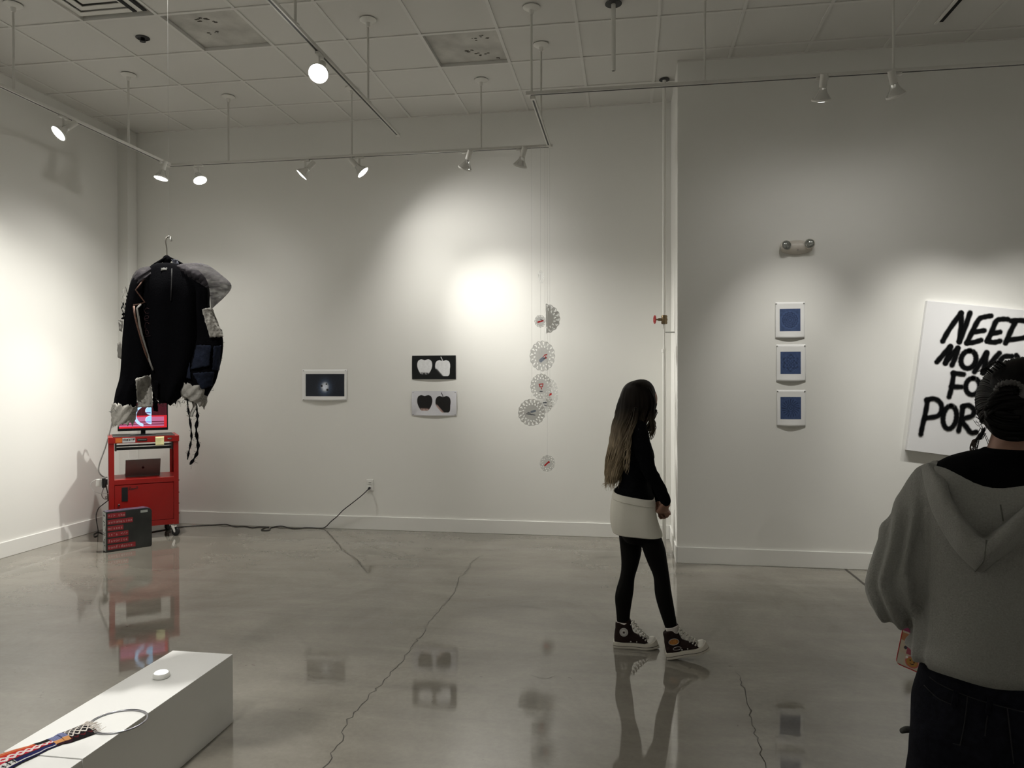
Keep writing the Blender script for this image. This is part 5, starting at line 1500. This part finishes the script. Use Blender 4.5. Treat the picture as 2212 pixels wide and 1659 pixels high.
HK = [(1383, 819.3, 1391, 819.5, .012, 4.28), (1374, 821, 1399, 822, .038, 4.28), (1357, 827, 1407, 828, .078, 4.28), (1345, 838, 1414, 839, .100, 4.28), (1337, 858, 1419, 860, .110, 4.28), (1330, 880, 1418, 882, .112, 4.28), (1325, 900, 1402, 901, .112, 4.28), (1320, 918, 1382, 918, .114, 4.28), (1316, 940, 1372, 940, .118, 4.27), (1312, 970, 1364, 970, .118, 4.26), (1308, 1000, 1356, 1000, .112, 4.26), (1306.5, 1020, 1350, 1020, .100, 4.26), (1309, 1034, 1340, 1034, .075, 4.26), (1316, 1043, 1331, 1043, .03, 4.26)]
mb = MB(); rings = []
K = catn(HK, 6)
for i, (lx, ly, rx, ry_, rad, yc) in enumerate(K):
    p, q = at_y(lx, ly, yc), at_y(rx, ry_, yc); c = (p + q) / 2; h = (q - p) / 2; ring = []; N_ = 90
    for k in range(N_):
        th = 2 * math.pi * k / N_; s = i / len(K)
        f = 1 - .07 * abs(math.sin(th * 13 + 2.2 * math.sin(s * 9) + k * .01)) * smoothstep(.15, .5, s) - .05 * abs(math.sin(th * 29 + s * 11)) * smoothstep(.1, .6, s)
        f += .04 * noise.noise(Vector((math.cos(th) * 3, math.sin(th) * 3, s * 7)))
        ring.append(c + h * math.cos(th) * f + Vector((0, rad * math.sin(th) * f, 0)))
    rings.append(ring)
mb.loft(rings)
random.seed(41)
def strand(pts, r, wave=.006, n=7):
    ps = catmull(pts, n); m = len(ps); ph = random.uniform(0, 6)
    ps = [p + Vector((math.sin(i * .55 + ph), math.cos(i * .5 + ph), 0)) * wave * (i / m) for i, p in enumerate(ps)]
    mb.tube(ps, [max(.0004, r * (1 - .85 * (i / m) ** 2)) for i in range(m)], 5)
for k in range(170):      # long loose strands over the back
    t = random.random(); th = random.uniform(0, 2 * math.pi)
    pts = []
    for s in (.30, .45, .6, .75, .9, 1.0 + random.uniform(-.06, .06)):
        i = min(int(s * (len(K) - 1)), len(K) - 1); lx, ly, rx, ry_, rad, yc = K[min(i, len(K) - 8)] if s > .93 else K[i]
        c0 = (lx + rx) / 2; hw = (rx - lx) / 2 * random.uniform(.95, 1.06)
        yy = lerp(K[0][1], 1046, s) + random.uniform(-3, 3)
        pts.append(at_y(c0 + hw * math.cos(th), yy, yc + rad * 1.02 * math.sin(th)))
    strand(pts, random.uniform(.0015, .0040), .005)
# locks falling in front of the face and over the near shoulder
for k in range(46):
    dx = random.uniform(-7, 6); y = 4.24 + random.uniform(-.05, .09)
    strand([at_y(1398 + dx * .6, 838, y), at_y(1410 + dx * .5, 862, y), at_y(1410 + dx * .5, 885, y), at_y(1407 + dx * .8, 905, y), at_y(1411 + dx * .9, 920 + random.uniform(-6, 10), y), at_y(1406 + dx * .8, 938 + random.uniform(-8, 14), y)], random.uniform(.003, .0065), .004)
for k in range(30):
    dx = random.uniform(-5, 5); y = 4.12 + random.uniform(-.03, .03); L = random.uniform(.75, 1.05)
    strand([at_y(1376 + dx, 880, y + .05), at_y(1371 + dx, 910, y + .01), at_y(1362 + dx, 935, y - .03), at_y(1357 + dx, 965, y - .035), at_y(1356 + dx * 1.2, 900 + 90 * L, y - .03), at_y(1351 + dx, 900 + 122 * L, y - .02)], random.uniform(.0015, .0040), .006)
for k in range(26):
    dx = random.uniform(-10, 16); y = 4.26 + random.uniform(-.08, .08)
    strand([at_y(1322 + dx, 1000, y), at_y(1320 + dx, 1025, y), at_y(1318 + dx, 1040, y), at_y(1313 + dx * 1.2, 1047 + random.uniform(-4, 5), y)], random.uniform(.001, .0026), .008)
hair_obj(mb, girl, gcol)
# ---- the person in the grey hoodie, close by on the right
HP = Plane((.88, 1.96, 0), 24)
PMx = Matrix.Translation(HP.P0) @ Matrix.Rotation(math.radians(-24), 4, 'Z')
def h(px, py, v=0.0): return PMx @ HP.loc(px, py, v)
def L3(u, v, z): return PMx @ Vector((u, v, z))
vis = thing('person', 'person seen from behind in a grey hoodie and dark jeans, dark hair tied up', 'person', HP.P0)
def rows_mb(rows, mb=None, n=48, sub=5, wob=.0, cap0=True, cap1=True, fold=None, power=.9):
    """rows: (z, uL, uR, v radius, v centre)"""
    rings = []; K = catn(rows, sub)
    for i, (z, ul, ur, rv, vc) in enumerate(K):
        c = (ul + ur) / 2; hu_ = (ur - ul) / 2; ring = []
        for k in range(n):
            th = 2 * math.pi * k / n
            cu = math.copysign(abs(math.cos(th)) ** power, math.cos(th)); su = math.copysign(abs(math.sin(th)) ** power, math.sin(th))
            p = Vector((c + hu_ * cu, vc + rv * su, z))
            if fold: p = fold(p, th)
            ring.append(PMx @ p)
        rings.append(ring)
    mb = mb if mb is not None else MB()
    return mb.loft(rings, cap0, cap1)
# body
mb = MB()
hc2 = L3(.066, .045, 1.505)
f2 = PMx.to_3x3() @ Vector((.10, .96, -.26)); u2 = PMx.to_3x3() @ Vector((.06, .25, .96))
HM2 = head(mb, hc2, f2, u2, .95)
mb.limb([L3(.058, .01, 1.46), L3(.045, -.015, 1.40), L3(.032, -.02, 1.34)], [.052, .054, .062], 18, 4)
rows_mb([(1.36, -.04, .11, .05, -.02), (1.33, -.12, .165, .075, -.02), (1.28, -.14, .18, .09, -.01), (1.15, -.125, .165, .10, 0), (1.02, -.11, .15, .09, 0), (.90, -.125, .165, .09, 0), (.80, -.135, .175, .095, 0), (.72, -.125, .165, .09, 0)], mb)
mb.limb([L3(-.13, 0, 1.30), L3(-.20, .02, 1.03), L3(-.185, .22, .965)], [.048, .040, .026], 14, 6)
mb.limb([L3(.175, 0, 1.30), L3(.24, .02, 1.03), L3(.16, .22, 1.02)], [.048, .040, .026], 14, 6)
R3 = PMx.to_3x3()
hand(mb, L3(-.182, .245, .955), R3 @ Vector((.35, .85, -.25)), R3 @ Vector((-.85, .30, -.35)), 1, (.6, .8, .5), .5, .95)
hand(mb, L3(.15, .245, 1.02), R3 @ Vector((-.45, .80, -.15)), R3 @ Vector((.7, .4, .3)), -1, (.5, .7, .5), .5, .95)
for s, u in ((-1, -.075), (1, .115)):
    mb.limb([L3(u, 0, .76), L3(u - .004, .005, .45), L3(u - .006, -.01, .09)], [.078, .052, .036], 14, 6)
    mb.limb([L3(u - .006, -.02, .055), L3(u - .006, .06, .045), L3(u - .01, .13, .035)], [.036, .034, .028], 12, 3)
fused(mb, 'body', skin_d, vis, voxel=.006, smooth_it=3)
eyes(hc2, HM2, vis, .95)
# black T-shirt collar and shoulders
rows_mb([(1.402, -.018, .106, .062, -.028), (1.396, -.030, .116, .070, -.030), (1.388, -.060, .135, .078, -.030), (1.372, -.098, .160, .088, -.028), (1.345, -.125, .175, .096, -.020), (1.28, -.138, .178, .105, -.01), (1.15, -.128, .168, .106, 0)], power=1.0).build('t_shirt', top_m, vis, 180)
# hoodie
hood_m = mat('heather_grey_fleece', (0.285, 0.285, 0.268), rough=0.95, spec=.15, var=.10, var_scale=260, bump=.25, bump_scale=240, sheen=.15)
def torso_fold(p, th):
    d = .010 * noise.noise(Vector((p.x * 9 + p.z * 3, p.y * 6, p.z * 7))) + .006 * math.sin(p.z * 26 + p.x * 16) * smoothstep(1.0, .86, p.z)
    d += .010 * math.sin(p.x * 22 + (1.2 - p.z) * 9) * smoothstep(1.15, .9, p.z) * .6
    return p + Vector((math.cos(th), math.sin(th), 0)) * d
mb = rows_mb([(1.352, -.125, .168, .040, -.045), (1.345, -.146, .186, .075, -.025), (1.315, -.160, .200, .102, -.015), (1.236, -.160, .200, .122, -.008), (1.115, -.152, .196, .132, 0), (1.034, -.156, .198, .134, 0), (.975, -.166, .203, .138, 0), (.905, -.186, .214, .146, 0), (.880, -.184, .212, .146, 0), (.858, -.160, .196, .134, 0), (.850, -.142, .182, .122, 0)], fold=torso_fold, cap1=True)
mb.limb([L3(-.118, -.005, 1.302), L3(-.146, -.004, 1.225), L3(-.186, .0, 1.10), L3(-.204, .022, 1.012), L3(-.200, .10, .990), L3(-.190, .19, .972), L3(-.184, .235, .960)], [.060, .066, .078, .084, .074, .056, .040], 24, 5)
mb.limb([L3(.160, -.005, 1.302), L3(.186, -.004, 1.225), L3(.226, .0, 1.10), L3(.242, .022, 1.012), L3(.225, .10, 1.00), L3(.185, .19, 1.01), L3(.16, .235, 1.02)], [.060, .066, .078, .084, .074, .056, .040], 24, 5)
RI = PMx.inverted()
def hood_folds(co, n):
    q = RI @ co
    a = .0
    if q.x < -.13:       # sleeve folds running down to the elbow
        a += .008 * noise.noise(Vector((q.x * 12, q.y * 12, q.z * 6)))
        for tab, w, hgt in (([(.94, (-.196,)), (1.05, (-.232,)), (1.22, (-.198,))], .013, .014), ([(.94, (-.160,)), (1.10, (-.182,)), (1.30, (-.150,))], .011, .012), ([(.94, (-.236,)), (1.03, (-.266,)), (1.15, (-.236,))], .010, .009)):
            dx = (q.x - interp(tab, q.z)[0]) / w
            if q.y < .05: a += hgt * (math.exp(-dx * dx) - .7 * math.exp(-(dx - 1.6) ** 2)) * smoothstep(1.30, 1.16, q.z)
    else:
        a += .006 * noise.noise(Vector((q.x * 7, q.y * 7, q.z * 5 + 3))) + .005 * math.sin((q.x * 1.0 + q.z * .9) * 34) * smoothstep(1.02, .86, q.z)
    return co + n * a
fused(mb, 'hoodie', hood_m, vis, voxel=.009, smooth_it=6, displace=hood_folds)
# the lowered hood: a draped grid between four border curves
CA_ = [(1990, 1012), (2001, 1060), (2017, 1110), (2048, 1168), (2084, 1211), (2117, 1236), (2152, 1214), (2192, 1184), (2236, 1146), (2276, 1090), (2296, 1010)]
CB_ = [(2003, 1001), (2021, 1046), (2040, 1100), (2069, 1154), (2100, 1191), (2126, 1206), (2156, 1189), (2194, 1158), (2232, 1118), (2266, 1068), (2282, 1000)]
CC_ = [(2020, 1003), (2040, 1042), (2057, 1086), (2085, 1130), (2110, 1158), (2131, 1166), (2154, 1150), (2188, 1124), (2223, 1090), (2250, 1050), (2266, 1002)]
CD_ = [(2034, 1008), (2058, 1044), (2080, 1058), (2096, 1064), (2112, 1068), (2132, 1062), (2158, 1054), (2186, 1056), (2216, 1050), (2240, 1034), (2254, 1006)]
VA = [-.03, -.085, -.115, -.130, -.137, -.140, -.137, -.130, -.115, -.085, -.03]
VB = [-.045, -.115, -.150, -.176, -.186, -.190, -.186, -.176, -.150, -.115, -.045]
VC = [-.040, -.112, -.146, -.172, -.180, -.182, -.180, -.172, -.146, -.112, -.040]
VX = [-.030, -.080, -.108, -.124, -.130, -.132, -.130, -.124, -.108, -.080, -.030]
VD = [-.030, -.070, -.092, -.104, -.110, -.112, -.110, -.104, -.092, -.070, -.030]
def curve(P, V): return catmull([HP.loc(x, y, v) for (x, y), v in zip(P, V)], 6)
A_, B_, C_2, D_ = curve(CA_, VA), curve(CB_, VB), curve(CC_, VC), curve(CD_, VD)
Cx = curve([(x + (1 if x < 2130 else -1) * 3, y - 8) for x, y in CC_], VX)
n = len(A_); rings = []
for i in range(n):
    pts = catmull([A_[i] + Vector((0, .02, .004)), A_[i], B_[i], C_2[i], Cx[i], (Cx[i] + D_[i]) / 2 + Vector((0, .006, 0)), D_[i], D_[i] + Vector((0, .03, -.01))], 5)
    rings.append([PMx @ (p + Vector((0, .004 * noise.noise(p * 22), .003 * noise.noise(p * 18)))) for p in pts])
hd = MB().loft(rings, False, False, closed=False).build('hood', hood_m, vis, 180, solid=.004)
seam_m = mat('grey_seam', (.15, .15, .14), rough=.95)
mb = MB()
i = n // 2
for dd in (0,):
    mb.tube([PMx @ p for p in catmull([A_[i - 2] + Vector((0, -.006, -.002)), (A_[i - 1] + B_[i - 1]) / 2 + Vector((0, -.012, 0)), B_[i] + Vector((0, -.004, 0)), C_2[i] + Vector((0, -.003, 0))], 5)], .0018, 6)
mb.tube([h(2161, 1090, -.128), h(2164, 1108, -.131), h(2167, 1126, -.134)], .0016, 6)
mb.build('seam', seam_m, hd, 180)
# jeans
jean_m = mat('black_denim', (0.0080, 0.0085, 0.0125), rough=.9, spec=.08, var=.3, var_scale=60, bump=.25, bump_scale=300)
mb = rows_mb([(.885, -.140, .180, .108, 0), (.86, -.150, .188, .114, 0), (.80, -.164, .200, .122, 0), (.754, -.172, .208, .126, -.004), (.68, -.178, .212, .122, -.004), (.62, -.178, .212, .110, 0)], power=.95)
for c0, s in ((-.086, -1), (.122, 1)):
    rows_mb([(.72, c0 - .09, c0 + .088, .115, 0), (.62, c0 - .094, c0 + .090, .112, 0), (.559, c0 - .098, c0 + .090, .110, 0), (.40, c0 - .10, c0 + .090, .106, 0), (.20, c0 - .10, c0 + .095, .108, 0), (.05, c0 - .10, c0 + .10, .115, .005), (.025, c0 - .098, c0 + .098, .112, .005)], mb)
jeans = fused(mb, 'jeans', jean_m, vis, voxel=.0095, smooth_it=4, displace=lambda co, nn: co + nn * (.006 * noise.noise(co * 11)))
stitch = mat('dark_stitch', (.0135, .0135, .0145), rough=.9)
def back_v(u, z):
    best = interp([(.559, (-.184, .21, .112)), (.68, (-.178, .212, .122)), (.754, (-.172, .208, .128)), (.80, (-.164, .2, .124)), (.885, (-.14, .18, .11))], z)
    c = (best[0] + best[1]) / 2; r = (best[1] - best[0]) / 2; t = max(-.98, min(.98, (u - c) / r)); return -best[2] * (1 - abs(t) ** 2.1) ** .48
def jline(pts, r=.0012, name='stitching', m=None, parent=None, lift=.006):
    ps = []
    for x, y in pts:
        q = HP.loc(x, y, -.115); v = back_v(q.x, q.z) - lift
        ps.append(h(x, y, v))
    return ps
mb = MB()
for pts in ([(1995, 1452), (2030, 1478), (2080, 1500), (2140, 1520), (2212, 1538)], [(1996, 1480), (2026, 1508), (2062, 1524)], [(2090, 1504), (2084, 1560), (2074, 1610)], [(2138, 1522), (2131, 1560), (2128, 1590)], [(1972, 1560), (2000, 1585), (2040, 1600), (2074, 1610)], [(2176, 1530), (2184, 1600), (2190, 1650)]):
    mb.tube(catmull(jline(pts), 5), .0012, 5)
mb.build('stitching', stitch, jeans, 180)
for (xa, ya), (xb, yb) in (((2066, 1492), (2060, 1528)), ((2140, 1508), (2134, 1545))):
    MB().tube(catmull(jline([(xa, ya), ((xa + xb) / 2, (ya + yb) / 2), (xb, yb)], lift=.008), 4), .0065, 8, flat=.35, up=R3 @ Vector((0, -1, 0))).build('belt_loop', jean_m, jeans, 180)
mb = MB(); k0 = h(1962, 1578, -.01)
mb.tube(catmull([k0 + R3 @ Vector((.020, 0, .004)), k0 + R3 @ Vector((.006, 0, .004)), k0 + R3 @ Vector((-.006, -.003, .002)), k0 + R3 @ Vector((-.017, -.002, -.005))], 4), [.012] * 9 + [.012, .011, .010, .008], 8, flat=.6)
mb.build('side_strap', mat('strap_webbing', (.03, .03, .026), rough=.8, var=.5, var_scale=80), jeans, 180)
for s, u in ((-1, -.086), (1, .122)):
    rings = []
    for x, w, hh in ((-.09, .030, .06), (-.06, .042, .075), (0, .042, .08), (.06, .046, .065), (.12, .046, .05), (.16, .034, .042), (.175, .014, .034)):
        rings.append([L3(u + w * math.cos(a), x + .03, .002 + hh * (.5 + .5 * math.sin(a))) for a in [2 * math.pi * k / 20 for k in range(20)]])
    MB().loft(rings).build('shoe', black_plastic, vis, 180)
# hair: cap, bun, loose locks
dark_hair = bpy.data.materials.new('dark_hair'); dark_hair.use_nodes = True
nt = dark_hair.node_tree; b = nt.nodes['Principled BSDF']; a = nt.nodes.new('ShaderNodeAttribute'); a.attribute_name = 'Col'
nt.links.new(a.outputs['Color'], b.inputs['Base Color']); b.inputs['Roughness'].default_value = .5; b.inputs['Specular IOR Level'].default_value = .12
mb = MB(); rings = []
HRM = Matrix((u2.cross(f2), f2, u2)).transposed(); hcen = L3(.064, .036, 1.512)
for i in range(1, 22):
    th = math.pi * i / 22 * .80
    ring = []
    for k in range(80):
        ph = 2 * math.pi * k / 80
        f = 1 - .025 * abs(math.sin(ph * 15 + th * 3)) + .03 * noise.noise(Vector((math.cos(ph) * 3, math.sin(ph) * 3, th * 3)))
        ring.append(hcen + HRM @ Vector((.097 * math.sin(th) * math.cos(ph) * f, .112 * math.sin(th) * math.sin(ph) * f, .108 * math.cos(th))))
    rings.append(ring)
mb.loft(rings)
random.seed(77)
bc = h(2192, 893, -.100)
for k in range(90):       # bun: coils of hair
    a0 = random.uniform(0, 6.28); tl_ = random.uniform(-.9, .9); r = .046 * math.cos(tl_) + random.uniform(-.006, .006)
    pts = [bc + R3 @ Vector((r * 1.1 * math.cos(a0 + q * .5), -.026 * math.cos(tl_ * 1.2) + .012 * math.sin(a0 * 3 + q), .052 * math.sin(tl_) + r * .55 * math.sin(a0 + q * .5))) for q in range(7)]
    mb.tube(catmull(pts, 4), random.uniform(.004, .008), 6)
mb.ellipsoid(bc, (.055, .036, .060), R3)
for k in range(230):      # hair swept back over the skull into the bun
    a0 = random.uniform(-.55, 3.69); pts = []; dr = random.uniform(.982, 1.006)
    for s in (-.5, -.2, .1, .4, .6, .8, 1):
        c_, sn = math.cos(s * 1.2), math.sin(s * 1.2)
        p = hcen + HRM @ Vector((.0985 * math.cos(a0) * c_ * dr, -.114 * sn * dr, .110 * math.sin(a0) * c_ * dr))
        pts.append(p.lerp(bc, .55 * max(0, s) ** 2.5))
    mb.tube(catmull(pts, 4), random.uniform(.0014, .0034), 5)
for k in range(48):       # wisps at the left of the nape
    x0, y0 = random.uniform(2108, 2128), random.uniform(880, 950)
    if k < 18: pts = [(x0 + 10, y0 - 12), (x0, y0), (x0 - random.uniform(5, 22), y0 + random.uniform(-14, 6))]
    elif k < 46: pts = [(2126 + random.uniform(-4, 4), 925), (2119 + random.uniform(-6, 4), 942 + random.uniform(-4, 5)), (2106 + random.uniform(-8, 9), 956 + random.uniform(-4, 5)), (2100 + random.uniform(-5, 12), 971 + random.uniform(-5, 4)), (2108 + random.uniform(-9, 12), 986 + random.uniform(-10, 4))]
    else: pts = [(2126, 935), (2134 + random.uniform(-4, 10), 952), (2142 + random.uniform(-8, 14), 966 + random.uniform(-4, 10))]
    v = random.uniform(-.03, .02)
    mb.tube(catmull([h(x, y, v) + Vector((random.gauss(0, .0012), 0, random.gauss(0, .0012))) for x, y in pts], 5), random.uniform(.0004, .0009), 5)
for k in range(22):
    x0 = random.uniform(2118, 2160); y0 = 800 - (x0 - 2118) * .5
    mb.tube(catmull([h(x0 + 16, y0 + 10, -.02), h(x0, y0, -.02), h(x0 - random.uniform(4, 14), y0 + random.uniform(-3, 12), -.01)], 4), .0009, 4)
def dcol(co):
    q = RI @ co; k = smoothstep(-.022, -.05, q.x) * smoothstep(1.50, 1.43, q.z); t = .7 + .7 * abs(noise.noise(co * 60))
    return [lerp(.0035, .110, k) * t, lerp(.003, .065, k) * t, lerp(.003, .048, k) * t, 1]
hair2 = hair_obj(mb, vis, dcol, 'hair', dark_hair)
mb = MB(); sc_ = h(2181, 846, -.122)
ring = [sc_ + R3 @ Vector((.025 * math.cos(a), -.004 + .006 * math.sin(3 * a), .021 * math.sin(a))) for a in [math.radians(-35 + 215 * k / 39) for k in range(40)]]
mb.tube(ring, [.0062 * (1 + .30 * math.sin(k * 2.1)) for k in range(40)] , 10, closed=False)
sc_o = mb.build('scrunchie', mat('grey_satin', (.085, .083, .082), rough=.5, bump=.6, bump_scale=130), hair2, 180)
# phone held low in front, in a clear red-edged case
ph_c = HP.loc(1958, 1395, .255)
ex = Vector((.90, -.40, -.10)).normalized(); ey_ = Vector((-.10, .24, .96)); ey_ = (ey_ - ex * ey_.dot(ex)).normalized(); ez = ex.cross(ey_)
bl = HP.loc(1936, 1432, .27)
ctr = bl + ex * .037 + ey_ * .074
PHM = PMx @ Matrix.Translation(ctr) @ Matrix((ex, ey_, ez)).transposed().to_4x4()
phone = thing('phone', 'phone in a clear red-edged case with stickers, held by the hooded person', 'phone', PHM.translation)
def rrect(w, hh, r, z, n=6):
    out = []
    for cx_, cy__, a0 in ((w / 2 - r, hh / 2 - r, 0), (-w / 2 + r, hh / 2 - r, 90), (-w / 2 + r, -hh / 2 + r, 180), (w / 2 - r, -hh / 2 + r, 270)):
        out += [PHM @ Vector((cx_ + r * math.cos(math.radians(a0 + 90 * k / n)), cy__ + r * math.sin(math.radians(a0 + 90 * k / n)), z)) for k in range(n + 1)]
    return out
MB().loft([rrect(.070, .144, .010, -.004), rrect(.070, .144, .010, .003)]).build('handset', mat('pale_phone', (.55, .50, .44), rough=.3), phone, 40)
MB().loft([rrect(.076, .150, .014, -.006), rrect(.076, .150, .014, .004), rrect(.072, .146, .012, .0052), rrect(.070, .144, .011, .004)], True, False).build('case', mat('clear_red_rim', (.50, .045, .05), rough=.2, coat=.5), phone, 50)
def stick(x, y):
    X = x * 70; Yy = y * 144
    c = [.46, .38, .29]
    if math.hypot((X - 43) / 17, (Yy - 18) / 13) < 1:
        c = [.36, .17, .035]
        if math.hypot(X - 37, Yy - 22) < 2.2 or math.hypot(X - 49, Yy - 20) < 2.2 or (abs(math.hypot(X - 43, Yy - 18) - 6) < 1 and Yy < 15): c = [.02, .015, .01]
    elif math.hypot((X - 43) / 20, (Yy - 18) / 16) < 1: c = [.45, .09, .09]
    elif 22 < X < 36 and 36 < Yy < 62: c = [.30, .06, .09]
    elif math.hypot(X - 17, Yy - 52) < 5 or math.hypot(X - 20, Yy - 66) < 4.5: c = [.03, .025, .045]
    elif X < 24 and 70 < Yy < 92: c = [.36, .15, .07]
    elif X < 30 and 98 < Yy < 112: c = [.22, .02, .08]
    elif X < 18 and Yy < 34: c = [.44, .40, .33]
    if (X - 26) ** 2 + (Yy - 27) ** 2 < 14: c = [.75, .68, .68]
    return c
picture('sticker_art', .068, .142, 60, 110, stick, color_attr_mat('sticker_print', rough=.25), phone, PHM @ Matrix.Translation((0, 0, .0056)))
# the small glowing faces are lit by the beams beside them; no extra light sampling on them
for m in bpy.data.materials:
    if m.name in ('lit_lens', 'lit_screen', 'glowing_dome'): m.cycles.emission_sampling = 'NONE'
